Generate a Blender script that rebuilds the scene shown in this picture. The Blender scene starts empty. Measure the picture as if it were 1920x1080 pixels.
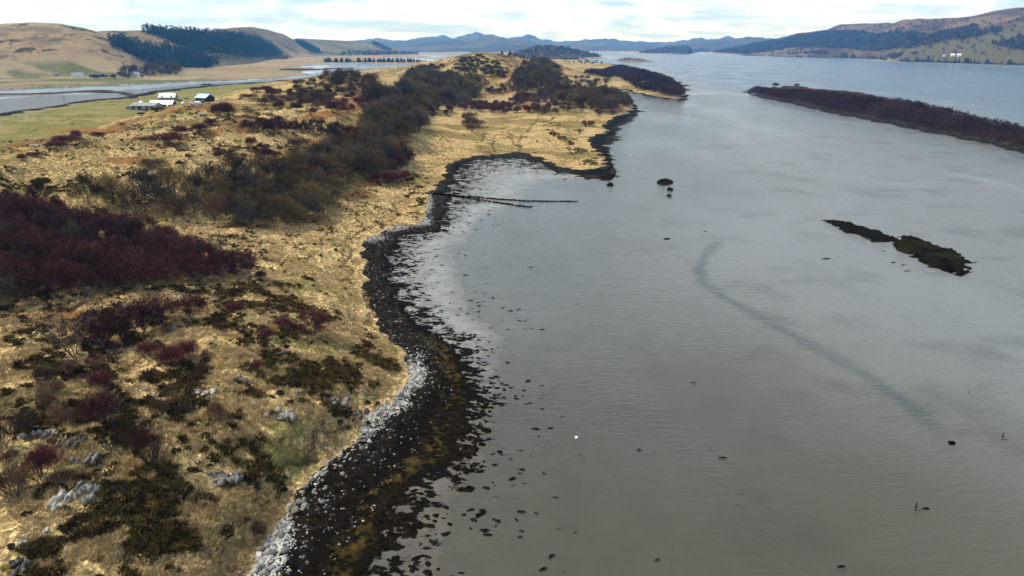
import bpy, bmesh, math, random
import numpy as np
from mathutils import Vector

S = bpy.context.scene
COL = S.collection
R = math.radians

# ------------------------------------------------------------------ camera, sky, sun, exposure
CAM_H = 50.0
F = 1297.0                        # focal length in pixels of the 1920 px wide photograph
HOR = 88.0                        # image row of the true horizon
PITCH = math.atan((540 - HOR) / F)
cam_d = bpy.data.cameras.new('camera')
cam = bpy.data.objects.new('camera', cam_d)
COL.objects.link(cam)
cam.location = (0, 0, CAM_H)
cam.rotation_euler = (math.pi / 2 - PITCH, 0, 0)
cam_d.sensor_width = 36
cam_d.lens = 36 * F / 1920
cam_d.clip_start = 0.5
cam_d.clip_end = 60000
S.camera = cam

SUN_EL, SUN_AZ = R(52), R(-92)    # azimuth clockwise from +Y (view direction): high on the left, a little behind
HAZE = 7.5e-5                      # density of the haze box built further down
sun_d = bpy.data.lights.new('sun', 'SUN')
sun_d.energy = 4.0
sun_d.angle = R(6)
sun_d.color = (1.0, 0.93, 0.82)
sun = bpy.data.objects.new('sun', sun_d)
COL.objects.link(sun)
sd = Vector((math.sin(SUN_AZ) * math.cos(SUN_EL), math.cos(SUN_AZ) * math.cos(SUN_EL), math.sin(SUN_EL)))
sun.rotation_euler = (-sd).to_track_quat('-Z', 'Y').to_euler()

S.view_settings.view_transform = 'Standard'
S.view_settings.look = 'None'
S.view_settings.exposure = 0.45
S.view_settings.gamma = 1.0
S.render.engine = 'CYCLES'
S.cycles.use_denoising = True
S.cycles.denoiser = 'OPENIMAGEDENOISE'
S.cycles.max_bounces = 6
S.cycles.diffuse_bounces = 2
S.cycles.glossy_bounces = 2
S.cycles.transparent_max_bounces = 8
S.cycles.volume_bounces = 1
S.cycles.caustics_reflective = False
S.cycles.caustics_refractive = False


class NT:
    """small helper round a node tree"""
    def __init__(s, tree):
        s.t = tree
        s.t.nodes.clear()

    def n(s, kind, **kw):
        nd = s.t.nodes.new(kind)
        for k, v in kw.items():
            setattr(nd, k, v)
        return nd

    def put(s, sock, v):
        if v is None:
            return
        if isinstance(v, bpy.types.NodeSocket):
            s.t.links.new(v, sock)
        elif isinstance(v, (tuple, list)) and sock.type == 'RGBA' and len(v) == 3:
            sock.default_value = (*v, 1)
        else:
            sock.default_value = v

    def pos(s):
        return s.n('ShaderNodeNewGeometry').outputs['Position']

    def attr(s, name, col=False):
        nd = s.n('ShaderNodeAttribute', attribute_name=name)
        return nd.outputs['Color' if col else 'Fac']

    def noise(s, vec, scale, detail=3.0, rough=0.55, dist=0.0, out='Fac'):
        nd = s.n('ShaderNodeTexNoise')
        s.put(nd.inputs['Vector'], vec)
        nd.inputs['Scale'].default_value = scale
        nd.inputs['Detail'].default_value = detail
        nd.inputs['Roughness'].default_value = rough
        nd.inputs['Distortion'].default_value = dist
        return nd.outputs[out]

    def voro(s, vec, scale, feature='F1', out='Distance'):
        nd = s.n('ShaderNodeTexVoronoi', feature=feature)
        s.put(nd.inputs['Vector'], vec)
        nd.inputs['Scale'].default_value = scale
        return nd.outputs[out]

    def m(s, op, a, b=None, c=None):
        nd = s.n('ShaderNodeMath', operation=op)
        s.put(nd.inputs[0], a)
        s.put(nd.inputs[1], b)
        s.put(nd.inputs[2], c)
        return nd.outputs[0]

    def sm(s, v, lo, hi, a=0.0, b=1.0):
        nd = s.n('ShaderNodeMapRange', interpolation_type='SMOOTHSTEP')
        s.put(nd.inputs['Value'], v)
        nd.inputs['From Min'].default_value = lo
        nd.inputs['From Max'].default_value = hi
        nd.inputs['To Min'].default_value = a
        nd.inputs['To Max'].default_value = b
        return nd.outputs[0]

    def mix(s, f, a, b, mode='MIX'):
        nd = s.n('ShaderNodeMix', data_type='RGBA', blend_type=mode)
        s.put(nd.inputs[0], f)
        s.put(nd.inputs[6], a)
        s.put(nd.inputs[7], b)
        return nd.outputs[2]

    def mapv(s, vec, scale=(1, 1, 1), rot=(0, 0, 0), loc=(0, 0, 0)):
        nd = s.n('ShaderNodeMapping')
        s.put(nd.inputs['Vector'], vec)
        nd.inputs['Scale'].default_value = scale
        nd.inputs['Rotation'].default_value = rot
        nd.inputs['Location'].default_value = loc
        return nd.outputs[0]

    def bump(s, h, strength=0.5, dist=0.1, normal=None):
        nd = s.n('ShaderNodeBump')
        s.put(nd.inputs['Height'], h)
        s.put(nd.inputs['Strength'], strength)
        s.put(nd.inputs['Distance'], dist)
        s.put(nd.inputs['Normal'], normal)
        return nd.outputs[0]

    def bsdf(s, col, rough=0.9, normal=None, spec=0.3):
        nd = s.n('ShaderNodeBsdfPrincipled')
        s.put(nd.inputs['Base Color'], col)
        s.put(nd.inputs['Roughness'], rough)
        s.put(nd.inputs['Normal'], normal)
        s.put(nd.inputs['Specular IOR Level'], spec)
        return nd.outputs[0]

    def out(s, surf=None, vol=None):
        o = s.n('ShaderNodeOutputMaterial')
        if surf is not None:
            s.t.links.new(surf, o.inputs['Surface'])
        if vol is not None:
            s.t.links.new(vol, o.inputs['Volume'])


# world: Nishita sky with a broken sheet of stratocumulus
W = bpy.data.worlds.new('World')
S.world = W
W.use_nodes = True
w = NT(W.node_tree)
sky = w.n('ShaderNodeTexSky', sky_type='NISHITA')
sky.sun_disc = False
sky.sun_elevation = SUN_EL
sky.sun_rotation = SUN_AZ
sky.air_density = 1.0
sky.dust_density = 0.6
tc = w.n('ShaderNodeTexCoord').outputs['Generated']
sep = w.n('ShaderNodeSeparateXYZ')
w.put(sep.inputs[0], tc)
zz = w.m('MAXIMUM', sep.outputs['Z'], 0.0)
inv = w.m('DIVIDE', 1.0, w.m('ADD', zz, 0.06))
cv = w.n('ShaderNodeCombineXYZ')
w.put(cv.inputs[0], w.m('MULTIPLY', sep.outputs['X'], inv))
w.put(cv.inputs[1], w.m('MULTIPLY', sep.outputs['Y'], inv))
w.put(cv.inputs[2], 0.0)
cl_a = w.noise(w.mapv(cv.outputs[0], (1.0, 1.3, 1), (0, 0, 0.15), (3.1, 0.4, 0)), 0.55, 8, 0.6, 0.3)
cl_b = w.noise(w.mapv(tc, (5.5, 5.5, 26), (0, 0, 0.0), (1.7, 0.0, 0)), 1.15, 6, 0.58, 0.4)
cl = w.m('ADD', w.m('MULTIPLY', cl_a, 0.4), w.m('MULTIPLY', cl_b, 0.6))
cov = w.sm(cl, 0.40, 0.55)
low = w.sm(zz, 0.0, 0.03)
tone = w.noise(w.mapv(tc, (7, 7, 34), (0, 0, 0), (5.2, 2.0, 0)), 1.6, 7, 0.62, 0.6)
hi_tone = w.noise(w.mapv(cv.outputs[0], (1, 1, 1), (0, 0, 0), (8, 2, 0)), 0.9, 5, 0.55)
tonem = w.mix(w.sm(zz, 0.05, 0.25), tone, hi_tone)
cloud = w.mix(w.sm(tonem, 0.36, 0.60), (7.9, 9.1, 10.0), (10.6, 11.0, 11.3))
cloud = w.mix(w.m('MULTIPLY', w.sm(zz, 0.068, 0.145), w.sm(zz, 0.45, 0.75, 0.85, 0.3)), cloud, (3.3, 4.2, 5.2))
blue = w.mix(w.m('MULTIPLY', w.sm(zz, 0.068, 0.145), 0.75), w.mix(0.62, sky.outputs[0], (5.9, 8.8, 10.8)), (2.4, 3.8, 5.6))
skyc = w.mix(cov, blue, cloud)
bg = w.n('ShaderNodeBackground')
w.put(bg.inputs['Color'], skyc)
bg.inputs['Strength'].default_value = 0.086
wo = w.n('ShaderNodeOutputWorld')
w.t.links.new(bg.outputs[0], wo.inputs['Surface'])

# ------------------------------------------------------------------ drafting helpers
CP, SP = math.cos(PITCH), math.sin(PITCH)


def ray(px, py):
    """azimuth (from +Y, to the right) and slope dz/dr of the line of sight through a photo pixel"""
    u = (np.asarray(px, float) - 960) / F
    v = (540 - np.asarray(py, float)) / F
    dx, dy, dz = u, CP + v * SP, -SP + v * CP
    return np.arctan2(dx, dy), dz / np.hypot(dx, dy)


def at(px, py, z=0.0):
    az, s = ray(px, py)
    r = (z - CAM_H) / np.minimum(s, -1e-4)
    r = np.minimum(r, 15500.0)
    return r * np.sin(az), r * np.cos(az)


def project(X, Y, Z):
    zc = Z - CAM_H
    d = Y * CP - zc * SP
    up = Y * SP + zc * CP
    d = np.maximum(d, 0.1)
    return 960 + F * X / d, 540 - F * up / d


def _hash(ix, iy, seed):
    h = (ix.astype(np.uint32) * np.uint32(374761393) + iy.astype(np.uint32) * np.uint32(668265263)
         + np.uint32((seed * 1442695041) & 0xffffffff))
    h = (h ^ (h >> np.uint32(13))) * np.uint32(1274126177)
    h = h ^ (h >> np.uint32(16))
    return h.astype(np.float32) / np.float32(4294967295.0)


def vnoise(x, y, seed=0):
    fx, fy = np.floor(x), np.floor(y)
    ix, iy = fx.astype(np.int64), fy.astype(np.int64)
    tx, ty = (x - fx).astype(np.float32), (y - fy).astype(np.float32)
    tx = tx * tx * tx * (tx * (tx * 6 - 15) + 10)
    ty = ty * ty * ty * (ty * (ty * 6 - 15) + 10)
    a, b = _hash(ix, iy, seed), _hash(ix + 1, iy, seed)
    c, d = _hash(ix, iy + 1, seed), _hash(ix + 1, iy + 1, seed)
    return (a + (b - a) * tx) * (1 - ty) + (c + (d - c) * tx) * ty


def fbm(x, y, octv=4, seed=0, gain=0.5):
    s, a, n = 0.0, 1.0, 0.0
    ca, sa = 0.8, 0.6
    for k in range(octv):
        s = s + a * vnoise(x, y, seed + 17 * k)
        n += a
        a *= gain
        x, y = 2.03 * (ca * x - sa * y) + 11.3, 2.03 * (sa * x + ca * y) - 7.7
    return s / n


def sstep(v, lo, hi):
    t = np.clip((v - lo) / (hi - lo), 0, 1)
    return t * t * (3 - 2 * t)


def sdist(poly, X, Y):
    """signed distance in metres, positive inside the polygon"""
    P = np.asarray(poly, float)
    d2 = np.full(X.shape, 1e18)
    ins = np.zeros(X.shape, bool)
    n = len(P)
    for i in range(n):
        ax, ay = P[i]
        bx, by = P[(i + 1) % n]
        ex, ey = bx - ax, by - ay
        L = ex * ex + ey * ey + 1e-9
        wx, wy = X - ax, Y - ay
        t = np.clip((wx * ex + wy * ey) / L, 0, 1)
        d2 = np.minimum(d2, (wx - ex * t) ** 2 + (wy - ey * t) ** 2)
        if ay != by:
            c = (ay <= Y) != (by <= Y)
            ins ^= c & (X < ex * (Y - ay) / (by - ay) + ax)
    d = np.sqrt(d2)
    return np.where(ins, d, -d)


def ldist(line, X, Y):
    P = np.asarray(line, float)
    d2 = np.full(X.shape, 1e18)
    for i in range(len(P) - 1):
        ax, ay = P[i]
        ex, ey = P[i + 1] - P[i]
        L = ex * ex + ey * ey + 1e-9
        t = np.clip(((X - ax) * ex + (Y - ay) * ey) / L, 0, 1)
        d2 = np.minimum(d2, (X - ax - ex * t) ** 2 + (Y - ay - ey * t) ** 2)
    return np.sqrt(d2)


def pxpoly(pts, z=0.0):
    return [tuple(float(c) for c in at(p[0], p[1], z)) for p in pts]


# ------------------------------------------------------------------ outlines read off the photograph
SHORE = [(780, 1500), (800, 1250), (812, 1120), (817, 1070), (827, 1013), (848, 950), (865, 907), (904, 873), (905, 835), (913, 800), (930, 775),
         (942, 752), (938, 715), (937, 680), (941, 655), (937, 632), (913, 613), (880, 589), (872, 575), (868, 560),
         (864, 550), (873, 540), (862, 528), (853, 517), (856, 505), (858, 493), (846, 482), (842, 474), (867, 453), (887, 440), (890, 430), (897, 420),
         (908, 408), (923, 400), (957, 390), (965, 386), (975, 377), (985, 366), (988, 357), (1000, 347), (1010, 341), (1040, 338), (1075, 336),
         (1113, 337), (1140, 338), (1153, 338), (1157, 325), (1152, 312), (1147, 300), (1140, 288), (1137, 277),
         (1150, 268), (1162, 258), (1163, 244), (1167, 234), (1190, 227), (1196, 220), (1198, 209), (1190, 198),
         (1183, 190), (1172, 181), (1158, 175), (1150, 170), (1170, 169), (1187, 172), (1207, 180), (1245, 187),
         (1280, 191), (1286, 187), (1283, 182), (1294, 179), (1287, 174), (1294, 168), (1285, 160), (1262, 148), (1215, 132),
         (1150, 121), (1110, 116), (1060, 113.5), (1000, 112.5), (940, 113), (860, 116), (820, 119), (790, 122), (760, 124),
         (735, 127), (700, 129), (665, 131), (640, 136), (600, 142), (567, 147), (500, 153), (433, 157), (367, 163), (300, 169),
         (262, 176), (233, 182), (200, 185), (160, 188), (120, 195), (83, 201), (40, 207), (0, 213), (-200, 240), (-600, 320)]
VEG = [(330, 1500), (420, 1220), (462, 1120), (480, 1065), (497, 1022), (528, 984), (552, 945), (571, 904), (600, 880), (639, 849), (673, 822),
       (692, 796), (687, 779), (730, 762), (747, 740), (769, 719), (772, 700), (764, 680), (757, 659), (730, 635), (706, 603),
       (692, 570), (683, 540), (680, 500), (680, 463), (697, 447), (723, 433), (753, 423), (783, 422), (800, 415), (800, 387),
       (815, 377), (803, 362), (812, 350), (827, 338), (835, 317), (853, 297), (893, 292), (940, 288), (973, 285), (1000, 288),
       (1020, 298), (1057, 313), (1090, 318), (1120, 314), (1137, 305), (1120, 290), (1105, 270), (1100, 262), (1122, 254),
       (1135, 245), (1132, 232), (1155, 218), (1183, 206), (1184, 199), (1174, 188), (1158, 180), (1145, 171), (1142, 166),
       (1185, 168), (1203, 175), (1240, 183), (1272, 185), (1278, 178), (1282, 168), (1276, 160), (1256, 149), (1210, 133),
       (1148, 122), (1110, 117), (1060, 114.2), (1000, 113.2), (940, 113.6), (860, 116.6), (820, 119.7), (790, 122.8), (760, 124.8),
       (735, 128), (700, 130), (665, 132.5), (640, 137.5), (600, 143.5), (567, 148.5), (500, 155), (433, 159.5), (367, 166),
       (300, 173), (262, 181), (233, 186), (200, 188), (160, 191.5), (120, 199), (83, 205), (40, 211), (0, 218), (-200, 246), (-600, 328)]
MAIN = [(-600, 205), (-300, 187), (0, 166), (60, 164), (133, 161.5), (267, 157), (350, 153), (433, 150), (500, 147), (550, 144), (575, 139), (560, 134),
        (590, 128), (545, 124), (600, 120.5), (640, 119.2), (720, 119), (790, 118.5), (808, 117), (812, 115), (790, 112), (770, 110.5), (700, 109), (690, 107.5), (740, 106.8), (800, 107),
        (806, 105), (780, 103), (790, 101.5), (840, 101.2), (880, 98.8), (950, 98.8), (965, 112), (1000, 112), (1060, 111.2),
        (1110, 110), (1133, 109.5), (1128, 107.5), (1100, 104), (1060, 99.5), (1100, 97.6), (1180, 97.4), (1196, 98.5), (1193, 100.5), (1230, 101.3),
        (1285, 101.3), (1300, 99.5), (1300, 97.2), (1322, 97.2), (1323, 99.9), (1360, 102.5), (1440, 105.2), (1500, 107), (1600, 109),
        (1655, 110.5), (1663, 112.8), (1700, 115.5), (1760, 117), (1920, 122), (2200, 133), (2600, 152), (3400, 200)]
ISLE = [(1408, 172), (1407, 176), (1420, 181), (1455, 188), (1490, 197), (1560, 212), (1640, 229), (1740, 248), (1830, 266), (1920, 288),
        (2050, 328), (2160, 352), (2150, 310), (2000, 268), (1920, 250), (1800, 220), (1700, 196), (1550, 178), (1440, 169), (1415, 167)]
ISLET = [(1152, 114.3), (1163, 115.4), (1185, 116), (1205, 116.2), (1221, 115.4), (1214, 113.8), (1190, 113), (1160, 113)]
MUD = [(-40, 176), (55, 174.5), (120, 172), (180, 168.5), (220, 170), (250, 174.5), (252, 178), (232, 180.5), (228, 175.5), (150, 173), (110, 176.5), (50, 177.5), (-40, 179)]
MUD2 = [(520, 131), (600, 128.5), (645, 127), (690, 128), (640, 129.5), (580, 132), (520, 134)]

shoreW = pxpoly(SHORE) + [(-700.0, -60.0), (30.0, -60.0)]
vegW = pxpoly(VEG, 1.4) + [(-720.0, -60.0), (-30.0, -60.0)]
mainW = pxpoly(MAIN) + [(15000.0, 9000.0), (9000.0, 17000.0), (-9000.0, 17000.0), (-16000.0, 9000.0), (-9000.0, 900.0)]
isleW, isletW, mudW, mud2W = pxpoly(ISLE), pxpoly(ISLET), pxpoly(MUD), pxpoly(MUD2)

# control heights of the peninsula (photo pixel, height above the water)
CTRL = [(0, 1500, 8), (200, 1300, 6), (0, 1080, 9), (200, 1080, 7), (400, 1080, 3.5), (0, 900, 10), (200, 900, 8.5), (400, 900, 6), (500, 900, 4),
        (-300, 900, 13), (-300, 600, 14), (0, 760, 11), (200, 760, 9.5), (400, 760, 8.5), (550, 760, 7), (650, 740, 5), (715, 680, 3),
        (100, 640, 10.5), (300, 640, 10), (500, 640, 8.5), (620, 620, 5), (680, 600, 2.6), (0, 590, 8.5), (200, 580, 9), (400, 560, 8.5),
        (520, 540, 6), (620, 540, 3), (600, 450, 3), (550, 480, 3.4), (450, 440, 5), (660, 400, 2.6), (720, 360, 2.6), (780, 400, 2),
        (0, 480, 12), (200, 460, 10), (350, 450, 7.5), (-300, 450, 15), (120, 400, 12), (250, 405, 8), (400, 400, 7), (560, 400, 4),
        (400, 350, 13), (250, 350, 14), (540, 350, 9), (620, 320, 8),
        (0, 345, 17), (-300, 340, 20), (120, 300, 19.5), (250, 255, 20.5), (300, 270, 20), (400, 250, 20.5), (380, 203, 21), (500, 265, 17), (600, 265, 13), (480, 190, 22),
        (560, 166, 25), (520, 215, 20), (650, 210, 21), (560, 240, 18), (620, 152, 27), (665, 147, 27),
        (-300, 320, 6), (0, 290, 6), (100, 262, 6), (200, 232, 5.5), (300, 212, 5.5), (310, 200, 5), (100, 220, 4), (0, 232, 3), (200, 200, 3),
        (400, 180, 5), (450, 166, 5), (520, 158, 5),
        (700, 300, 7), (660, 280, 10), (760, 300, 4), (700, 230, 15), (740, 215, 12), (780, 240, 5), (740, 175, 17), (700, 165, 20), (760, 150, 14),
        (850, 250, 3), (950, 250, 3), (1050, 250, 4), (900, 222, 4), (810, 220, 5), (860, 205, 5), (950, 200, 5), (1000, 215, 5), (1060, 212, 5.5), (1110, 240, 4),
        (1100, 190, 8), (1060, 175, 10), (1110, 165, 9), (1150, 190, 5), (1020, 195, 6),
        (930, 98, 43), (900, 101, 42), (960, 101, 40), (990, 112, 30), (870, 110, 36), (840, 125, 26), (890, 135, 26), (930, 130, 28), (960, 125, 27), (1010, 130, 18), (1040, 135, 8),
        (840, 150, 13), (900, 160, 12), (940, 160, 10), (990, 160, 8), (850, 180, 7), (910, 185, 5), (800, 160, 13), (800, 130, 16), (770, 138, 10), (770, 190, 9),
        (1050, 135, 3), (1090, 128, 3), (1050, 160, 3), (1110, 158, 3), (1000, 118, 6), (860, 117, 10), (700, 138, 6), (640, 143, 6), (740, 132, 4), (600, 152, 8),
        (1160, 140, 9), (1200, 150, 10), (1240, 163, 8.5), (1180, 128, 9), (1220, 172, 6)]
cx, cy = at([c[0] for c in CTRL], [c[1] for c in CTRL], np.array([c[2] for c in CTRL], float))
caz, clr = np.arctan2(cx, cy), np.log(np.hypot(cx, cy))
cz = np.array([c[2] for c in CTRL], float)


def rbf_fit():
    A, B = caz * 1.0, clr * 1.0
    d2 = (A[:, None] - A[None]) ** 2 + (B[:, None] - B[None]) ** 2
    K = np.where(d2 > 0, 0.5 * d2 * np.log(d2 + 1e-12), 0) + np.eye(len(A)) * 2e-3
    n = len(A)
    M = np.zeros((n + 3, n + 3))
    M[:n, :n] = K
    M[:n, n], M[:n, n + 1], M[:n, n + 2] = 1, A, B
    M[n:, :n] = M[:n, n:].T
    return np.linalg.solve(M, np.concatenate([cz, np.zeros(3)]))


wts = rbf_fit()


def rbf(az, lr):
    o = wts[-3] + wts[-2] * az + wts[-1] * lr
    for i in range(len(caz)):
        d2 = (az - caz[i]) ** 2 + (lr - clr[i]) ** 2
        o = o + wts[i] * 0.5 * d2 * np.log(d2 + 1e-12)
    return o


# hills: crest line, foot line, crest distance as a multiple of the foot distance, steepness
HILLS = [
    ([(-900, 70), (-300, 35), (-100, 42), (0, 48), (60, 45), (110, 47), (160, 55), (200, 66), (240, 85), (280, 108), (325, 129)],
     [(-900, 215), (0, 150), (130, 146), (250, 141), (330, 129)], 1.42, 0.9, 1),
    ([(80, 80), (160, 62), (200, 60), (260, 58), (310, 60), (330, 57), (400, 57), (430, 53), (470, 51), (500, 55), (530, 64), (560, 80), (580, 92), (605, 105)],
     [(80, 142), (300, 131), (400, 127), (450, 122), (500, 114), (560, 110), (620, 108)], 1.38, 0.9, 2),
    ([(520, 80), (560, 72), (600, 74), (660, 77), (700, 80), (740, 92), (790, 103)],
     [(520, 109), (600, 107), (700, 105), (790, 103.5)], 1.35, 1.0, 3),
    ([(600, 84), (690, 77), (740, 80), (790, 76), (830, 72), (850, 74), (880, 66), (893, 64), (905, 68), (920, 70), (950, 77), (985, 71), (1010, 77),
      (1040, 80), (1080, 79), (1110, 82), (1200, 85), (1260, 90)],
     [(600, 97), (1260, 97)], 1.7, 1.0, 4),
    ([(680, 97), (700, 90), (760, 86), (820, 82), (870, 81), (930, 73), (960, 76), (1000, 84), (1050, 89), (1080, 97)],
     [(680, 98.6), (1080, 98.6)], 1.25, 1.0, 4),
    ([(1040, 88), (1100, 79), (1135, 76), (1160, 80), (1230, 82), (1300, 78), (1400, 74), (1450, 76), (1500, 85)],
     [(1040, 96.8), (1500, 96.8)], 1.75, 1.0, 4),
    ([(955, 100), (975, 93), (1000, 86), (1030, 84), (1060, 88), (1090, 95), (1115, 103), (1133, 109)],
     [(955, 112), (1060, 111.2), (1133, 109.4)], 1.25, 1.0, 5),
    ([(1193, 100), (1212, 97), (1250, 86), (1275, 83), (1292, 85), (1300, 98)],
     [(1193, 100.5), (1300, 101.2)], 1.2, 1.0, 5),
    ([(1240, 96), (1290, 83), (1350, 77), (1420, 72), (1455, 73), (1480, 80), (1520, 90)],
     [(1240, 97.4), (1322, 97.6), (1520, 97.6)], 1.3, 1.0, 5),
    ([(1322, 99), (1345, 92), (1400, 83), (1450, 77), (1500, 64), (1550, 58), (1575, 50), (1640, 46), (1700, 41), (1760, 36), (1820, 32), (1870, 24),
      (1920, 19), (2050, 10), (2300, 4), (2800, 10), (3600, 20)],
     [(1322, 99.7), (1400, 104), (1500, 107), (1655, 110.7), (1700, 115.7), (1920, 122), (2300, 138), (2800, 163), (3600, 205)], 1.75, 0.85, 6),
]

# ------------------------------------------------------------------ the ground sheet: a fan that is fine near the camera and coarse far away
az_f = np.arange(-40.5, 40.501, 0.11)
az_l = np.arange(-66.0, -40.6, 0.6)
AZ = np.radians(np.concatenate([az_l, az_f, -az_l[::-1]]))
if len(AZ) % 2 == 0:
    AZ = np.append(AZ, AZ[-1] + R(0.6))
RR = np.concatenate([np.exp(np.arange(math.log(22), math.log(420), 0.0042)), np.exp(np.arange(math.log(420), math.log(14000), 0.0068))])
if len(RR) % 2 == 0:
    RR = np.append(RR, RR[-1] * 1.0068)
LR = np.log(RR)
NR, NA = len(RR), len(AZ)


def up2(a):
    """half-resolution field back to the full grid"""
    o = np.empty((NR, a.shape[1]), a.dtype)
    o[::2] = a
    o[1::2] = (a[:-1] + a[1:]) / 2
    p = np.empty((NR, NA), a.dtype)
    p[:, ::2] = o
    p[:, 1::2] = (o[:, :-1] + o[:, 1:]) / 2
    return p


hr, ha = RR[::2], AZ[::2]
HA, HLR = np.meshgrid(ha, np.log(hr))
HX, HY = np.exp(HLR) * np.sin(HA), np.exp(HLR) * np.cos(HA)
hR = np.exp(HLR)
# ragged shorelines: the outline is looked up at slightly displaced points
wx = (fbm(HA * 60, HLR * 60, 4, 5) - 0.5) * hR * 0.030
wy = (fbm(HA * 60, HLR * 60, 4, 9) - 0.5) * hR * 0.030
QX, QY = HX + wx, HY + wy
k = int(np.searchsorted(hr, 3000))
far = np.full(HX.shape, -3000.0)


def part_sd(poly, lo, hi):
    o = far.copy()
    i0, i1 = int(np.searchsorted(hr, lo)), int(np.searchsorted(hr, hi))
    o[i0:i1] = sdist(poly, QX[i0:i1], QY[i0:i1])
    return o


sW = part_sd(shoreW, 1, 3200)
sV = part_sd(vegW, 1, 3200)
sM = part_sd(mainW, 600, 16000)
sI = part_sd(isleW, 250, 1400)
sT = part_sd(isletW, 1500, 4000)
sU = np.maximum(part_sd(mudW, 400, 1200), part_sd(mud2W, 900, 2500))

A2, L2 = np.meshgrid(AZ, LR)
Rg = np.exp(L2)
X, Y = Rg * np.sin(A2), Rg * np.cos(A2)
sW, sV, sM, sI, sT, sU = [up2(a) for a in (sW, sV, sM, sI, sT, sU)]

rb = up2(rbf(HA, HLR))
# relief noise that grows with distance scale
n_big = fbm(X / 14, Y / 14, 4, 31) - 0.5
n_mid = fbm(X / 3.1, Y / 3.1, 3, 41) - 0.5
n_sml = fbm(X / 0.9, Y / 0.9, 2, 51) - 0.5
near = 1 - sstep(Rg, 250, 700)

BEACH = 1.4
tid = np.where(sV > 0, 1 + sV / 10, np.where(sW > 0, sW / (sW - np.minimum(sV, -1e-3)), sW / 10))
ramp = np.clip(Rg * 0.07, 5, 40)
landz = BEACH + sstep(sV, 0, ramp) * (np.maximum(rb, 1.6) - BEACH)
rocky = sstep(fbm(X / 30, Y / 30, 2, 77), 0.45, 0.62)
hum = np.abs(fbm(X / 38, Y / 38, 5, 33, 0.55) - 0.5) * -2 + 0.25
landz = landz + sstep(sV, 6, 40) * sstep(rb, 6, 14) * hum * (2.0 + 4.5 * sstep(Rg, 120, 300))
landz = landz + sstep(sV, 0, 9) * (n_big * (2.4 + 1.2 * rocky) + n_mid * 1.0 * near + n_sml * 0.35 * near)
beachz = BEACH * np.clip(tid, 0, 1) ** 0.85 + (n_mid * 0.25 + n_sml * 0.22) * near * sstep(tid, 0.25, 0.5)
bed = -np.minimum(-np.minimum(sW, 0) * 0.011, 2.6)
# the dredged-looking channel winding out through the sand
chan = ldist(pxpoly([(1345, 455), (1322, 480), (1312, 505), (1318, 530), (1350, 553), (1400, 580), (1470, 620), (1560, 668), (1640, 715), (1700, 755), (1760, 805), (1795, 850)]), X[Rg[:, 0] < 420], Y[Rg[:, 0] < 420])
chanf = np.full(X.shape, 99.0)
chanf[Rg[:, 0] < 420] = chan
Z = np.where(sV > 0, landz, np.where(sW > 0, beachz, bed))

# mainland, hills
coast = np.clip(Rg * 0.02, 6, 60)
mz = 0.25 + 1.6 * sstep(sM, 0, coast) + np.minimum(np.maximum(sM - coast, 0) * 0.006, 12) + (fbm(X / 90, Y / 90, 3, 3) - 0.5) * 2 * sstep(sM, 10, 150)
hill = np.zeros(X.shape)
hill_id = np.zeros(X.shape)
hn = fbm(X / 420, Y / 420, 6, 61, 0.52) - 0.5
hn2 = np.abs(fbm(X / 700, Y / 700, 5, 71) - 0.5) * 2
hillt = np.zeros(X.shape)
for crest, foot, kd, ex, hid in HILLS:
    ca, cs = ray([c[0] for c in crest], [c[1] for c in crest])
    fa, fs = ray([c[0] for c in foot], [c[1] for c in foot])
    rf = np.interp(AZ, fa, (1.5 - CAM_H) / np.minimum(fs, -1e-4))
    rc = rf * kd
    zc = CAM_H + np.interp(AZ, ca, cs) * rc
    zc = np.where((AZ < ca[0] - 0.004) | (AZ > ca[-1] + 0.004), 0, np.maximum(zc, 0))
    t = (Rg - rf[None]) / (rc - rf)[None]
    tc_ = np.clip(t, 0, 1)
    prof = np.where(t <= 1, np.sin(tc_ * math.pi / 2) ** (ex * 1.15), np.exp(-np.maximum(t - 1, 0) * 0.9))
    env = np.sin(np.clip(t, 0, 2) * math.pi / 2)
    gul = hn * 0.42 - hn2 * 0.05 + 0.02
    if hid >= 4:
        gul = gul + (fbm(X / 300, Y / 300, 5, 61 + hid, 0.55) - 0.5) * (0.3 if hid == 6 else 1.5 if hid == 4 else 0.75)
    hz = zc[None] * np.maximum(prof + gul * np.abs(env) * (1 - (0.5 if hid == 4 else 0.86) * sstep(t, 0.6, 1.0)), 0)
    hz = np.where(t > 0, hz, 0)
    m = hz > hill
    hill = np.where(m, hz, hill)
    hill_id = np.where(m & (hz > 4), hid, hill_id)
    hillt = np.where(m, t, hillt)
mz = np.where(sM > 0, np.maximum(mz, hill + 0.8 * sstep(sM, 0, coast)), -2.0)
isl = 0.2 + 1.5 * sstep(sI, 0, 5) + 8.2 * sstep(sI, 3, 42) + n_big * 1.5 * sstep(sI, 2, 10)
islt = 0.2 + 9 * sstep(sT, 0, 45)
Z = np.where(sM > 0, mz, Z)
Z = np.where(sI > 0, isl, Z)
Z = np.where(sT > 0, islt, Z)
Z = np.where((sU > 0) & (Z < 0.3), 0.05 + np.minimum(sU * 0.03, 0.5), Z)


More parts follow.
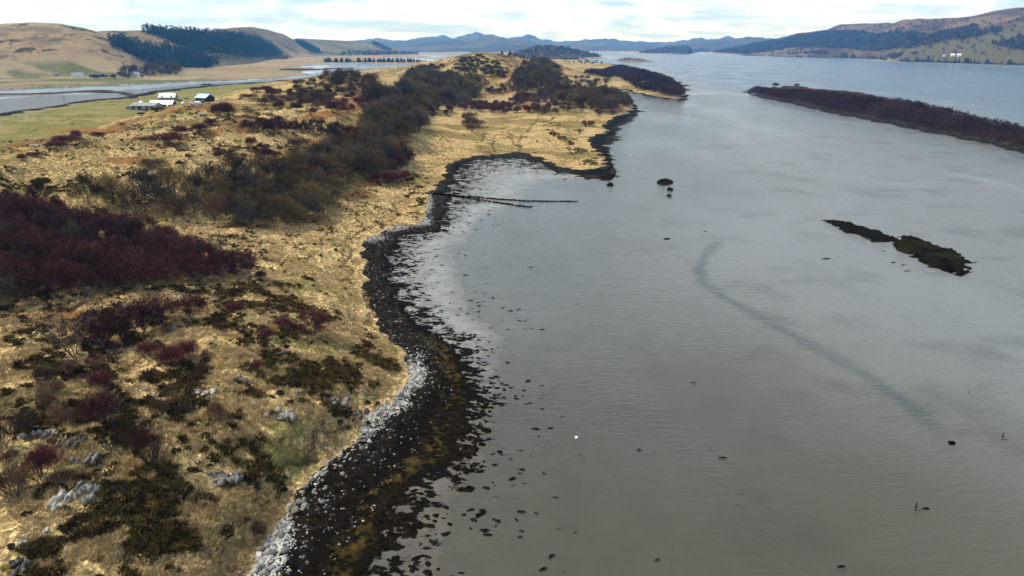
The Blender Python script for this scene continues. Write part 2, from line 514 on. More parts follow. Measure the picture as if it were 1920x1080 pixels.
def pick(px, py):
    """where the line of sight through a photo pixel meets the ground (or the water)"""
    az, s = ray(px, py)
    j = int(np.clip(np.searchsorted(AZ, az), 1, NA - 1))
    f = (az - AZ[j - 1]) / (AZ[j] - AZ[j - 1])
    col = Z[:, j - 1] * (1 - f) + Z[:, j] * f
    col = np.maximum(col, 0)
    hit = np.nonzero(col >= CAM_H + s * RR)[0]
    i = int(hit[0]) if len(hit) else NR - 1
    if i > 0:
        e0 = CAM_H + s * RR[i - 1] - col[i - 1]
        e1 = CAM_H + s * RR[i] - col[i]
        g = e0 / (e0 - e1) if e0 != e1 else 0
        r = RR[i - 1] + g * (RR[i] - RR[i - 1])
        z = col[i - 1] + g * (col[i] - col[i - 1])
    else:
        r, z = RR[0], col[0]
    return float(r * math.sin(az)), float(r * math.cos(az)), float(z)


def ground(x, y, arr=None):
    arr = Z if arr is None else arr
    r = math.hypot(x, y)
    i = int(np.clip(np.searchsorted(RR, r), 1, NR - 1))
    a = math.atan2(x, y)
    j = int(np.clip(np.searchsorted(AZ, a), 1, NA - 1))
    f = (r - RR[i - 1]) / (RR[i] - RR[i - 1])
    g = (a - AZ[j - 1]) / (AZ[j] - AZ[j - 1])
    return float((arr[i - 1, j - 1] * (1 - f) + arr[i, j - 1] * f) * (1 - g) + (arr[i - 1, j] * (1 - f) + arr[i, j] * f) * g)


# ---- cover: which plants grow where
PXg, PYg = project(X, Y, Z)


def blobs(lst, rmax):
    o = np.zeros(X.shape)
    n = int(np.searchsorted(RR, rmax))
    for bx, by, rx, ry, *rest in lst:
        an = R(rest[0]) if rest else 0.0
        dx, dy = PXg[:n] - bx, PYg[:n] - by
        u = (dx * math.cos(an) + dy * math.sin(an)) / rx
        v = (-dx * math.sin(an) + dy * math.cos(an)) / ry
        o[:n] = np.maximum(o[:n], np.exp(-(u * u + v * v) * 0.9))
    return o


HEATH = [(560, 690, 130, 26, 12), (660, 705, 80, 26, 10), (430, 640, 60, 16), (540, 620, 60, 18, 15), (330, 705, 95, 26), (375, 755, 120, 26, 5), (520, 775, 115, 34, 10),
         (470, 705, 90, 26, 14), (650, 765, 75, 18, 20), (560, 825, 75, 16), (420, 860, 85, 50), (445, 900, 70, 34), (300, 925, 70, 44), (220, 905, 60, 32),
         (165, 822, 120, 30), (60, 808, 60, 24), (40, 690, 44, 22), (20, 650, 34, 20), (60, 1040, 70, 26), (240, 1045, 100, 32), (345, 1030, 75, 44),
         (430, 1030, 60, 32), (70, 965, 44, 20), (120, 1000, 60, 20), (560, 532, 60, 12), (420, 550, 80, 14), (500, 580, 70, 14), (620, 640, 50, 16),
         (400, 605, 60, 14), (150, 700, 40, 14), (20, 1070, 70, 26), (700, 640, 30, 14), (730, 690, 36, 22),
         (60, 355, 60, 10), (440, 285, 50, 9), (520, 280, 70, 9), (380, 282, 50, 6), (250, 330, 30, 6), (140, 345, 20, 8), (240, 270, 60, 5, -10), (330, 245, 40, 4),
         (470, 215, 50, 8), (420, 225, 40, 6), (510, 200, 50, 6), (590, 160, 40, 7), (560, 170, 30, 6), (380, 215, 40, 5),
         (880, 118, 40, 14, 15), (940, 120, 20, 8, 30), (920, 140, 14, 14), (1065, 265, 26, 14, 40), (1040, 240, 14, 12, 30), (1090, 285, 25, 9, 30), (945, 240, 10, 7), (940, 226, 8, 4),
         (1095, 233, 12, 4, 10), (1085, 247, 9, 4), (800, 395, 12, 30), (770, 340, 18, 14), (775, 360, 16, 20), (1100, 300, 30, 8, 20), (950, 106, 20, 5), (1020, 235, 10, 8)]
GREEN = [(20, 300, 60, 20), (70, 240, 90, 10), (30, 222, 80, 12), (200, 205, 120, 14), (320, 222, 60, 9, -14), (420, 175, 60, 8), (300, 236, 40, 5, -12), (360, 172, 60, 5), (120, 252, 60, 8),
         (890, 135, 10, 16, 30), (935, 122, 9, 12, -35), (920, 143, 8, 10), (1015, 255, 24, 7), (860, 118, 10, 6), (930, 105, 24, 6), (1085, 285, 30, 12), (795, 402, 12, 10), (1050, 195, 30, 10), (780, 340, 20, 12),
         (740, 655, 30, 20), (690, 745, 40, 14), (760, 690, 12, 16), (20, 680, 50, 22), (560, 540, 60, 12), (430, 860, 60, 20), (420, 1060, 60, 30),  (480, 285, 60, 12), (200, 365, 50, 14), (140, 330, 40, 12), (330, 300, 60, 10),
         (600, 165, 30, 6), (1010, 100, 10, 3)]
BRACK = [(60, 600, 110, 22), (130, 590, 60, 14), (650, 205, 50, 10, -15), (610, 215, 60, 9, -10), (690, 190, 24, 10), (700, 345, 50, 10), (670, 365, 40, 12), (400, 250, 30, 10, -20), (480, 425, 60, 8), (340, 265, 60, 6, -15),
         (640, 190, 40, 10), (460, 245, 40, 6), (570, 410, 50, 10), (590, 270, 22, 12), (800, 195, 18, 10), (740, 265, 20, 14), (930, 143, 30, 6), (955, 140, 16, 8), (990, 200, 20, 8), (1150, 205, 24, 7), (250, 300, 50, 8), (310, 205, 120, 4), (150, 245, 80, 6), (60, 272, 60, 6),
         (500, 660, 90, 16), (690, 660, 40, 14), (250, 870, 30, 12), (100, 1060, 40, 14)]
SCREE = [(519, 774, 62, 16, 8), (415, 895, 60, 20, 20), (660, 770, 44, 14, 30), (622, 748, 50, 14, 15), (690, 740, 30, 14, 20), (373, 735, 50, 12, 8), (1070, 290, 12, 10), (460, 712, 40, 10, 10), (1060, 262, 10, 10, 40)]
peninsula = sV > 0
hb = blobs(HEATH, 1200)
hnse = fbm(X / 5.5 + Y / 14, Y / 4.5, 5, 91, 0.6)
hfin = fbm(X / 1.1, Y / 1.1, 3, 95)
heath = np.where(peninsula, np.clip(np.maximum(hb * 0.42, 0.17 * sstep(PYg, 520, 600) * (1 - sstep(PXg, 620, 760))) + 0.08 + 0.08 * sstep(Rg, 170, 300) * sstep(rb, 5, 12) + (hnse - 0.5) * (1.5 + 0.9 * np.minimum(hb * 2, 1)) + (hfin - 0.5) * 1.0, 0, 0.95), 0)
heath *= sstep(sV, 0, 4)
gn_ = fbm(X / 9, Y / 9, 5, 101, 0.6) - 0.5
green = np.where(peninsula, np.clip(blobs(GREEN, 1500) * 0.58 + 0.16 * sstep(PYg, 520, 600) * (1 - sstep(PXg, 560, 720)) + gn_ * 2.0, 0, 1), 0)
brack = np.where(peninsula, np.clip(blobs(BRACK, 1200) * 1.05 + (fbm(X / 12, Y / 12, 5, 111, 0.6) - 0.55) * 1.5, 0, 1), 0)
scree = np.where(peninsula, blobs(SCREE, 300), 0)
# drainage cuts in the salt grass
DITCH = [[(690, 540), (700, 575), (695, 600), (720, 630), (735, 650)], [(713, 590), (702, 560), (690, 520)], [(1010, 225), (995, 245), (974, 262), (974, 280)], [(908, 250), (906, 275)],
         [(928, 255), (925, 280)], [(870, 283), (960, 281), (1010, 284)], [(1000, 218), (1140, 217)], [(500, 905), (560, 870), (620, 835), (660, 810)], [(700, 500), (760, 470), (820, 440)],
         [(560, 470), (620, 455), (700, 420), (770, 395)], [(640, 490), (660, 460), (650, 430)], [(955, 250), (962, 268), (975, 275)], [(640, 520), (655, 505), (640, 480), (655, 470)], [(720, 400), (740, 380), (770, 370)]]
ditch = np.zeros(X.shape)
n_ = int(np.searchsorted(RR, 700))
for ln in DITCH:
    wline = pxpoly(ln, 2.2)
    dd = ldist(wline, X[:n_] + (fbm(X[:n_] / 6, Y[:n_] / 6, 3, 131) - 0.5) * 5, Y[:n_] + (fbm(X[:n_] / 6, Y[:n_] / 6, 3, 137) - 0.5) * 5)
    ditch[:n_] = np.maximum(ditch[:n_], 1 - sstep(dd, 0.15, 0.55 + Rg[:n_] * 0.0012))
ditch = np.where(peninsula, ditch, 0)
Z = Z - ditch * 0.3 * near
Z = Z + np.where(peninsula, (heath > 0.5) * (hfin * 0.5) * near, 0)

# regional ground colour
base = np.zeros(X.shape + (4,))
base[..., 3] = 1
base[..., :3] = (0.60, 0.43, 0.195)


def setc(mask, c):
    m = np.clip(mask, 0, 1)[..., None]
    base[..., :3] = base[..., :3] * (1 - m) + np.array(c) * m


setc(np.where(peninsula, sstep(fbm(X / 18, Y / 18, 4, 121), 0.42, 0.62) * 0.7, 0), (0.64, 0.47, 0.22))
setc(np.where(peninsula, sstep(Rg, 480, 560) * sstep(A2, R(-60), R(0)) * 0.5, 0), (0.40, 0.32, 0.17))
setc(np.where(peninsula, sstep(fbm(X / 32, Y / 22, 5, 611, 0.6), 0.50, 0.60) * sstep(Rg, 160, 300) * 0.75, 0), (0.21, 0.165, 0.055))
setc(np.where(peninsula, sstep(fbm(X / 26, Y / 26, 5, 621, 0.6), 0.56, 0.66) * sstep(Rg, 200, 320) * sstep(rb, 5, 10) * 0.8, 0), (0.22, 0.11, 0.05))
pasture = np.where(peninsula & (rb < 9) & (A2 < R(-12)) & (Rg > 230), 1.0, 0)
setc(pasture * (0.6 + 0.4 * sstep(fbm(X / 40, Y / 22, 4, 141), 0.4, 0.6)), (0.23, 0.23, 0.075))
ml = sM > 0
setc(np.where(ml, 1.0, 0), (0.42, 0.33, 0.20))
setc(np.where(ml & (hill_id == 0), sstep(fbm(X / 160, Y / 160, 4, 151), 0.5, 0.66) * 0.6, 0), (0.30, 0.22, 0.12))
field = np.where(ml & (A2 < R(-12)) & (hillt > -0.55) & (hill_id <= 2) & (hillt < 0.34), 1.0, 0) * sstep(hillt, -0.22, -0.10) * (1 - sstep(hillt, 0.12, 0.24))
setc(field * (1 - sstep(A2 + (hn - 0) * 0.05, R(-25), R(-21))) * sstep(fbm(X / 110, Y / 60, 4, 155), 0.42, 0.52), (0.17, 0.185, 0.075))
h1 = sstep(hillt, 0.16, 0.26)
setc(np.where(hill_id == 1, h1, 0), (0.42, 0.30, 0.17))
setc(np.where(hill_id == 1, sstep(hillt + (hn * 0.9), 0.5, 0.75), 0), (0.43, 0.36, 0.20))
setc(np.where(hill_id == 1, sstep(fbm(X / 45, Y / 110, 5, 161, 0.6), 0.60, 0.66) * sstep(hillt, 0.15, 0.3), 0), (0.05, 0.04, 0.022))
setc(np.where(hill_id == 2, 1.0 * h1, 0), (0.30, 0.24, 0.13))
setc(np.where(hill_id == 2, sstep(fbm(X / 120, Y / 120, 5, 165, 0.6), 0.55, 0.66), 0), (0.16, 0.13, 0.07))
setc(np.where(hill_id == 3, 1.0, 0), (0.22, 0.19, 0.11))
setc(np.where(hill_id == 3, sstep(fbm(X / 160, Y / 160, 4, 171), 0.52, 0.6), 0), (0.07, 0.07, 0.04))
setc(np.where(hill_id == 3, sstep(fbm(X / 200, Y / 120, 4, 175), 0.58, 0.63), 0), (0.12, 0.15, 0.06))
setc(np.where(hill_id >= 4, 1.0, 0), (0.06, 0.056, 0.045))
setc(np.where(hill_id == 4, sstep(fbm(X / 500, Y / 500, 5, 181), 0.5, 0.65), 0), (0.12, 0.105, 0.08))
setc(np.where(hill_id == 5, sstep(fbm(X / 300, Y / 300, 5, 185), 0.45, 0.7), 0), (0.10, 0.075, 0.05))
h6 = hill_id == 6
setc(np.where((hill_id == 1) | (hill_id == 2), sstep(fbm(X / 55, Y / 75, 6, 631, 0.62), 0.53, 0.64) * 0.65 * sstep(hillt, 0.2, 0.35), 0), (0.19, 0.14, 0.08))
setc(np.where((hill_id == 1) | (hill_id == 2), sstep(fbm(X / 30, Y / 60, 5, 641, 0.6), 0.66, 0.70) * sstep(hillt, 0.2, 0.35), 0), (0.06, 0.05, 0.03))
base[..., :3] *= np.where(ml, 0.72 + 0.56 * fbm(X / 26, Y / 26, 5, 401, 0.65), 1.0)[..., None]
u6 = fbm(X / 380, Y / 380, 5, 191, 0.55)
setc(np.where(h6, 1.0, 0), (0.115, 0.085, 0.062))
setc(np.where(h6, sstep(u6, 0.5, 0.6), 0), (0.155, 0.115, 0.075))
setc(np.where(h6, sstep(fbm(X / 130, Y / 130, 6, 195, 0.6), 0.50, 0.60), 0), (0.060, 0.046, 0.038))
setc(np.where(h6, sstep(fbm(X / 170, Y / 110, 6, 197, 0.6), 0.56, 0.64), 0), (0.21, 0.155, 0.095))
setc(np.where(h6 & (A2 > R(15)), (1 - sstep(hillt + (u6 - 0.5) * 0.9, 0.16, 0.34)) * sstep(A2 + (u6 - 0.5) * 0.25, R(25), R(31)), 0), (0.115, 0.115, 0.055))
setc(np.where(sI > 0, 1.0, 0), (0.042, 0.030, 0.024))
setc(np.where(sT > 0, 1.0, 0), (0.22, 0.15, 0.10))
setc(np.where(sU > 0, 1.0, 0), (0.035, 0.028, 0.024))
# farm track and the grassy way past the barn
for ln, wd in (([(153, 190), (140, 196), (136, 200), (190, 203), (245, 206)], 2.2), ([(330, 199), (375, 193), (420, 184)], 2.0)):
    tl = [pick(*p)[:2] for p in ln]
    n1 = int(np.searchsorted(RR, 1000))
    setc(np.concatenate([1 - sstep(ldist(tl, X[:n1], Y[:n1]), wd * 0.6, wd), np.zeros((NR - n1, NA))]), (0.36, 0.31, 0.24))

tid = np.where(sM > 0, 2 + sM / 50, tid)
tid = np.where(sM > 0, np.minimum(tid, 0.78 + sM / (Rg * 0.006)), tid)
tid = np.where(sI > 0, 0.74 + sI / 22, tid)
tid = np.where(sT > 0, 0.9 + sT / 20, tid)
tid = np.where((sU > 0) & (sW <= 0), 2.0, tid)
tid = np.where((sI <= 0) & (sI > -25), 0.74, tid)
tid = np.where((sM <= 0) & (sM > -160) & (sU <= 0) & (sW < -40), 0.78, tid)
tid = np.where((sT <= 0) & (sT > -60), 0.9, tid)
WHITE = [(505, 1040, 40, 40), (532, 985, 10, 14), (690, 805, 12, 8), (720, 770, 50, 20), (765, 740, 24, 26), (782, 700, 16, 26), (790, 415, 24, 8), (745, 428, 30, 6), (700, 445, 20, 8),
         (1172, 207, 18, 7), (1140, 246, 14, 8), (1250, 187, 40, 4), (800, 380, 10, 20)]
white = np.clip(blobs(WHITE, 900) * 1.2, 0, 1) + np.where(sI > 0, 0.28, 0)

wcen = np.interp(PYg, [150, 230, 288, 300, 350, 372, 393, 430, 500, 560, 603, 640, 680, 750, 830, 880, 916, 1065, 1300],
                 [0.1, 0.2, 0.6, 0.93, 0.90, 0.84, 0.80, 0.72, 0.76, 0.74, 0.69, 0.60, 0.50, 0.35, 0.28, 0.32, 0.41, 0.43, 0.45])
wcen = np.where(Rg > 150, wcen + (0.15 - wcen) * sstep(PXg + n_big * 60, 1020, 1110), wcen)
wcen = np.where((sI > 0) | (sM > 0) | (sT > 0), 0.5, wcen)

NSPLIT = int(np.searchsorted(RR, 940))


def fast_mesh(name, V, Q=None, T=None, smooth=False, mat=None):
    me = bpy.data.meshes.new(name)
    V = np.ascontiguousarray(V, np.float32)
    nq, nt = (0 if Q is None else len(Q)), (0 if T is None else len(T))
    me.vertices.add(len(V))
    me.vertices.foreach_set('co', V.ravel())
    loops = np.concatenate([np.asarray(a, np.int32).ravel() for a in (Q, T) if a is not None and len(a)])
    me.loops.add(len(loops))
    me.loops.foreach_set('vertex_index', loops)
    me.polygons.add(nq + nt)
    tot = np.concatenate([np.full(nq, 4, np.int32), np.full(nt, 3, np.int32)])
    st = np.concatenate([[0], np.cumsum(tot)[:-1]]).astype(np.int32)
    me.polygons.foreach_set('loop_start', st)
    me.polygons.foreach_set('loop_total', tot)
    if smooth:
        me.polygons.foreach_set('use_smooth', np.ones(nq + nt, bool))
    me.update(calc_edges=True)
    if mat:
        me.materials.append(mat)
    return me


def link(name, me, parent=None, **props):
    o = bpy.data.objects.new(name, me)
    COL.objects.link(o)
    if parent is not None:
        o.parent = parent
    for kk, v in props.items():
        if v is not None:
            o[kk] = v
    return o


def fattr(me, name, a):
    at_ = me.attributes.new(name, 'FLOAT', 'POINT')
    at_.data.foreach_set('value', np.ascontiguousarray(a, np.float32).ravel())


def fan(name, rows, cols, Zs, attrs, col, mat, keep=None):
    n, m_ = len(rows), len(cols)
    V = np.stack([X[np.ix_(rows, cols)], Y[np.ix_(rows, cols)], Zs[np.ix_(rows, cols)]], -1).reshape(-1, 3)
    idx = np.arange(n * m_).reshape(n, m_)
    Q = np.stack([idx[:-1, :-1], idx[:-1, 1:], idx[1:, 1:], idx[1:, :-1]], -1).reshape(-1, 4)
    if keep is not None:
        kq = keep[np.ix_(rows, cols)]
        kq = (kq[:-1, :-1] | kq[:-1, 1:] | kq[1:, 1:] | kq[1:, :-1]).reshape(-1)
        Q = Q[kq]
    me = fast_mesh(name, V, Q, smooth=True, mat=mat)
    for k2, a in attrs.items():
        fattr(me, k2, a[np.ix_(rows, cols)])
    if col is not None:
        ca_ = me.color_attributes.new('base', 'FLOAT_COLOR', 'POINT')
        ca_.data.foreach_set('color', np.ascontiguousarray(col[np.ix_(rows, cols)], np.float32).ravel())
    return me


def material(name):
    mt = bpy.data.materials.new(name)
    mt.use_nodes = True
    return mt, NT(mt.node_tree)


# ---- ground material
mt_ground, g = material('moor_and_shore')
P = g.pos()
nb = g.noise(P, 0.07, 5, 0.6)
n1 = g.noise(P, 0.55, 6, 0.62)
n2 = g.noise(g.mapv(P, (1, 0.55, 1), (0, 0, 0.5)), 3.2, 4, 0.6)
n3 = g.noise(P, 11.0, 3, 0.6)
b = g.attr('base', True)
lum = g.m('MULTIPLY', g.sm(n2, 0.28, 0.72, 0.55, 1.35), g.sm(n3, 0.28, 0.72, 0.70, 1.25))
lum = g.m('MULTIPLY', lum, g.sm(n1, 0.32, 0.68, 0.62, 1.28))
lv = g.n('ShaderNodeCombineXYZ')
for i_ in range(3):
    g.put(lv.inputs[i_], lum)
c = g.mix(1.0, b, lv.outputs[0], 'MULTIPLY')
# tussocks: pale tops, dark gaps of dead litter between
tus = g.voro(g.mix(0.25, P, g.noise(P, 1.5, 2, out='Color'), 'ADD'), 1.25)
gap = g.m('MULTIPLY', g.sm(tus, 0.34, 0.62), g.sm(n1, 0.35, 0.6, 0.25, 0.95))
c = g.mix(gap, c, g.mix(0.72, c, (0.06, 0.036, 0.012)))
c = g.mix(g.sm(g.noise(P, 1.6, 5, 0.65), 0.56, 0.66), c, g.mix(0.7, c, (0.085, 0.050, 0.018)))
br = g.sm(g.m('ADD', g.attr('brack'), g.m('MULTIPLY', g.m('SUBTRACT', n1, 0.5), 0.9)), 0.35, 0.6)
c = g.mix(g.m('MULTIPLY', br, 0.85), c, g.mix(n2, (0.11, 0.05, 0.018), (0.33, 0.15, 0.045)))
gr = g.sm(g.m('ADD', g.attr('green'), g.m('MULTIPLY', g.m('SUBTRACT', n1, 0.5), 0.9)), 0.38, 0.75)
c = g.mix(g.m('MULTIPLY', gr, 0.8), c, g.mix(n2, (0.115, 0.115, 0.028), (0.24, 0.235, 0.07)))
hh = g.sm(g.m('ADD', g.attr('heath'), g.m('MULTIPLY', g.m('SUBTRACT', g.noise(P, 1.3, 6, 0.68), 0.5), 1.0)), 0.44, 0.58)
hcol = g.mix(g.sm(g.noise(P, 0.45, 5, 0.65), 0.38, 0.54), (0.050, 0.026, 0.010), (0.20, 0.170, 0.032))
hcol = g.mix(g.sm(g.noise(P, 0.9, 5, 0.7), 0.55, 0.62), hcol, (0.20, 0.14, 0.055))
hvc = g.n('ShaderNodeSeparateColor')
hvp = g.mix(0.3, P, g.noise(P, 1.2, 3, out='Color'), 'ADD')
g.put(hvc.inputs[0], g.voro(hvp, 1.15, out='Color'))
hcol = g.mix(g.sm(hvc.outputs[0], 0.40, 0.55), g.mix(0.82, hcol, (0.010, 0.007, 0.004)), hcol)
hcol = g.mix(g.sm(hvc.outputs[1], 0.80, 0.86), hcol, (0.30, 0.21, 0.09))
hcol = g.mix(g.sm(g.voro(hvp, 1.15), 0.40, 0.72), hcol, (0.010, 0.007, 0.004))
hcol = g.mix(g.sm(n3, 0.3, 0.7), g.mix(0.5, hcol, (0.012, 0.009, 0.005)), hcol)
c = g.mix(hh, c, hcol)
# bare slabs and scree: grey schist with white lichen, broken into strips along the strike
strike = g.mapv(P, (0.55, 1.5, 1), (0, 0, -0.5))
rk = g.sm(g.m('ADD', g.attr('scree'), g.m('MULTIPLY', g.m('SUBTRACT', g.noise(strike, 0.9, 6, 0.72), 0.5), 2.0)), 0.78, 0.95)
rcol = g.mix(g.sm(g.noise(strike, 2.5, 6, 0.7), 0.48, 0.62), (0.05, 0.046, 0.04), (0.36, 0.35, 0.33))
c = g.mix(rk, c, rcol)
c = g.mix(g.m('MULTIPLY', g.attr('ditch'), 0.8), c, (0.045, 0.028, 0.012))
# the shore: sand, weed, cobbles, bleached stones
td = g.attr('tid')
tw = g.m('ADD', td, g.m('MULTIPLY', g.m('SUBTRACT', g.noise(P, 0.16, 5, 0.6), 0.5), 0.22))
sand = g.mix(g.sm(g.noise(P, 0.22, 5, 0.6), 0.35, 0.65), g.mix(g.attr('muddy'), (0.17, 0.165, 0.15), (0.075, 0.063, 0.048)), g.mix(g.attr('muddy'), (0.25, 0.24, 0.22), (0.115, 0.10, 0.078)))
sand = g.mix(g.sm(g.noise(P, 2.2, 5, 0.65), 0.58, 0.7), sand, g.mix(0.5, sand, (0.05, 0.045, 0.035)))
sand = g.mix(g.sm(tw, 0.0, 0.30, 0.75, 0.0), sand, g.mix(g.attr('muddy'), (0.115, 0.108, 0.095), (0.075, 0.064, 0.046)))
pn = g.noise(g.mapv(P, (1.0, 1.6, 1), (0, 0, 0.25)), 0.42, 6, 0.66)
wd_ = g.m('SUBTRACT', tw, g.attr('weedline'))
thr = g.m('ADD', g.sm(wd_, -0.62, -0.10, 0.635, 0.49), g.sm(wd_, -0.12, 0.04, 0.0, -0.28))
thr = g.m('ADD', thr, g.sm(tw, 0.0, -0.3, 0.0, 0.03))
weedm = g.sm(g.m('SUBTRACT', pn, thr), -0.012, 0.018)
weedc = g.mix(g.noise(P, 1.9, 5, 0.7), (0.002, 0.0018, 0.0014), (0.009, 0.007, 0.004))
shore = g.mix(weedm, sand, weedc)
och = g.m('MULTIPLY', g.sm(wd_, -0.03, 0.08), g.sm(wd_, 0.10, 0.24, 1, 0))
shore = g.mix(g.m('MULTIPLY', och, g.sm(g.noise(P, 0.9, 6, 0.7), 0.42, 0.62)), shore, (0.062, 0.040, 0.010))
cob = g.mix(g.voro(P, 2.6, out='Color'), (0.005, 0.004, 0.003), (0.022, 0.017, 0.012))
sepc = g.n('ShaderNodeSeparateColor')
g.put(sepc.inputs[0], g.voro(P, 3.4, out='Color'))
cob = g.mix(g.sm(sepc.outputs[0], 0.965, 0.98), cob, (0.16, 0.155, 0.14))
shore = g.mix(g.m('MULTIPLY', g.sm(tw, 0.66, 0.78), g.sm(wd_, -0.02, 0.08)), shore, cob)
sepw = g.n('ShaderNodeSeparateColor')
g.put(sepw.inputs[0], g.voro(P, 2.2, out='Color'))
stn = g.mix(sepw.outputs[1], (0.16, 0.155, 0.14), (0.52, 0.51, 0.48))
stn = g.mix(g.sm(g.voro(P, 2.2, 'DISTANCE_TO_EDGE'), 0.0, 0.12, 1, 0), stn, (0.03, 0.027, 0.022))
stn = g.mix(g.sm(sepw.outputs[2], 0.35, 0.55, 1, 0), stn, (0.035, 0.032, 0.028))
wm = g.m('MULTIPLY', g.sm(tw, 0.84, 0.93), g.sm(g.m('ADD', g.attr('white'), g.m('MULTIPLY', g.m('SUBTRACT', n1, 0.5), 1.6)), 0.35, 0.6))
shore = g.mix(wm, shore, stn)
edge = g.m('ADD', td, g.m('MULTIPLY', g.m('SUBTRACT', g.noise(P, 0.8, 5, 0.65), 0.5), 0.10))
edge = g.m('SUBTRACT', edge, g.m('MULTIPLY', g.m('MULTIPLY', g.attr('white'), n1), 0.16))
isl_ = g.sm(edge, 0.985, 1.02)
c = g.mix(isl_, shore, c)
rough = g.mix(isl_, g.mix(weedm, (0.13, 0.13, 0.13), (0.7, 0.7, 0.7)), (0.95, 0.95, 0.95))
spec = g.m('ADD', g.m('MULTIPLY', g.m('SUBTRACT', 1.0, isl_), g.m('MULTIPLY', g.m('SUBTRACT', 1.0, weedm), g.sm(tw, 0.6, 0.75, 0.40, 0.0))), 0.02)
hgt = g.m('ADD', g.m('MULTIPLY', n2, 0.35), g.m('ADD', g.m('MULTIPLY', n3, 0.25), g.m('ADD', g.m('MULTIPLY', n1, 0.5), g.m('MULTIPLY', g.m('SUBTRACT', 0.8, tus), 0.7))))
hgt = g.m('MULTIPLY', hgt, g.sm(tw, 0.2, 0.6, 0.12, 1.0))
nrm = g.bump(hgt, 0.9, 0.55)
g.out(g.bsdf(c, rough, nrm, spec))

attrs = dict(tid=tid, heath=heath, green=green, brack=brack, scree=scree, ditch=ditch, white=white, weedline=wcen, muddy=sstep(PYg + (n_big) * 80, 560, 800))
cols = np.arange(NA)
link('terrain', fan('terrain', np.arange(0, NSPLIT + 1), cols, Z, attrs, base, mt_ground, Z > -1.2), kind='structure')
link('hills', fan('hills', np.arange(NSPLIT, NR), cols, Z, attrs, base, mt_ground, Z > -0.5), kind='structure')

# ---- water
depth = np.where(sW <= 0, np.maximum(-sW, 0) * 0.011, 0)
offs = np.minimum(np.maximum(-sW, 0), 1200)
depth = np.minimum(depth, 0.9) + sstep(offs, 120, 420) * 1.6 + sstep(Rg, 500, 1300) * 1.5
channel = (1 - sstep(chanf + (n_big + n_mid) * 2.2, 0.0, 2.6)) * np.clip(0.45 + 1.2 * (n_big + 0.2), 0.2, 0.9) * (1 - sstep(PXg, 1700, 1810))
depth = np.where(sM > 0, 0.0, np.minimum(depth, np.where(sM > -2900, -sM * 0.01 + 0.2, 9)))
depth = np.where(A2 < R(-14), np.where(Rg > 300, np.minimum(depth, 0.5), depth), depth)
depth = np.maximum(depth, 0)
mt_water, g = material('tidal_water')
P = g.pos()
dp = g.attr('depth')
rip = g.mapv(P, (0.42, 1.25, 1), (0, 0, -0.22))
r1 = g.noise(rip, 1.0, 3, 0.5, 0.5)
r2 = g.noise(g.mapv(P, (0.7, 1.0, 1), (0, 0, 0.5)), 2.4, 2, 0.5)
r3 = g.noise(g.mapv(P, (0.5, 1.4, 1), (0, 0, -0.15)), 0.22, 4, 0.55, 0.3)
lane = g.noise(g.mapv(P, (1.0, 0.35, 1), (0, 0, -0.5)), 0.022, 5, 0.6, 0.6)
calm = g.sm(lane, 0.38, 0.60, 0.25, 1.3)
hg = g.m('ADD', g.m('MULTIPLY', r1, 0.85), g.m('ADD', g.m('MULTIPLY', r2, 0.22), g.m('MULTIPLY', r3, 0.5)))
nr = g.bump(hg, g.m('MULTIPLY', calm, 0.8), 0.42)
sepd = g.sm(dp, 0.25, 2.6)
body = g.mix(sepd, g.mix(g.attr('flat'), (0.088, 0.080, 0.055), (0.165, 0.163, 0.148)), (0.07, 0.105, 0.14))  # body paler with distance: sand flats seen through, plus grazing sky reflection painted in
body = g.mix(g.attr('channel'), body, (0.045, 0.060, 0.058))
body = g.mix(g.sm(g.noise(P, 0.05, 5, 0.6), 0.5, 0.68), body, g.mix(0.35, body, (0.04, 0.037, 0.028)))
wp = g.sm(g.noise(g.mapv(P, (1, 1.9, 1), (0, 0, 0.2)), 0.33, 6, 0.7), 0.685, 0.72)
body = g.mix(g.m('MULTIPLY', wp, g.sm(dp, 1.2, 0.5)), body, (0.035, 0.032, 0.024))
dif = g.n('ShaderNodeBsdfDiffuse')
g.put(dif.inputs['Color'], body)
g.put(dif.inputs['Normal'], nr)
tr = g.n('ShaderNodeBsdfTransparent')
tr.inputs['Color'].default_value = (0.9, 0.92, 0.9, 1)
mx = g.n('ShaderNodeMixShader')
g.put(mx.inputs[0], g.sm(dp, 0.0, 0.9, 0.06, 1.0))
g.t.links.new(tr.outputs[0], mx.inputs[1])
g.t.links.new(dif.outputs[0], mx.inputs[2])
gl = g.n('ShaderNodeBsdfGlossy')
gl.inputs['Color'].default_value = (0.95, 0.97, 1, 1)
g.put(gl.inputs['Roughness'], g.sm(lane, 0.3, 0.7, 0.12, 0.2))
g.put(gl.inputs['Normal'], nr)
fr = g.n('ShaderNodeFresnel')
fr.inputs['IOR'].default_value = 1.33
g.put(fr.inputs['Normal'], nr)
mx2 = g.n('ShaderNodeMixShader')
g.put(mx2.inputs[0], g.m('MULTIPLY', fr.outputs[0], g.m('SUBTRACT', 1.0, g.m('MULTIPLY', fr.outputs[0], 0.5))))   # waves hide part of the far facets
g.t.links.new(mx.outputs[0], mx2.inputs[1])
g.t.links.new(gl.outputs[0], mx2.inputs[2])
g.out(mx2.outputs[0])
rw = np.unique(np.append(np.arange(0, NR, 2), NR - 1))
cw = np.unique(np.append(np.arange(0, NA, 2), NA - 1))
link('water', fan('water', rw, cw, np.zeros(X.shape), dict(depth=depth, channel=channel, flat=sstep(Rg + (fbm(X / 60, Y / 60, 4, 501) - 0.5) * 90, 62, 140)), None, mt_water, Z < 0.6), kind='structure')  # flat: camera-distance ramp for sandy bed tone and painted view-angle reflection

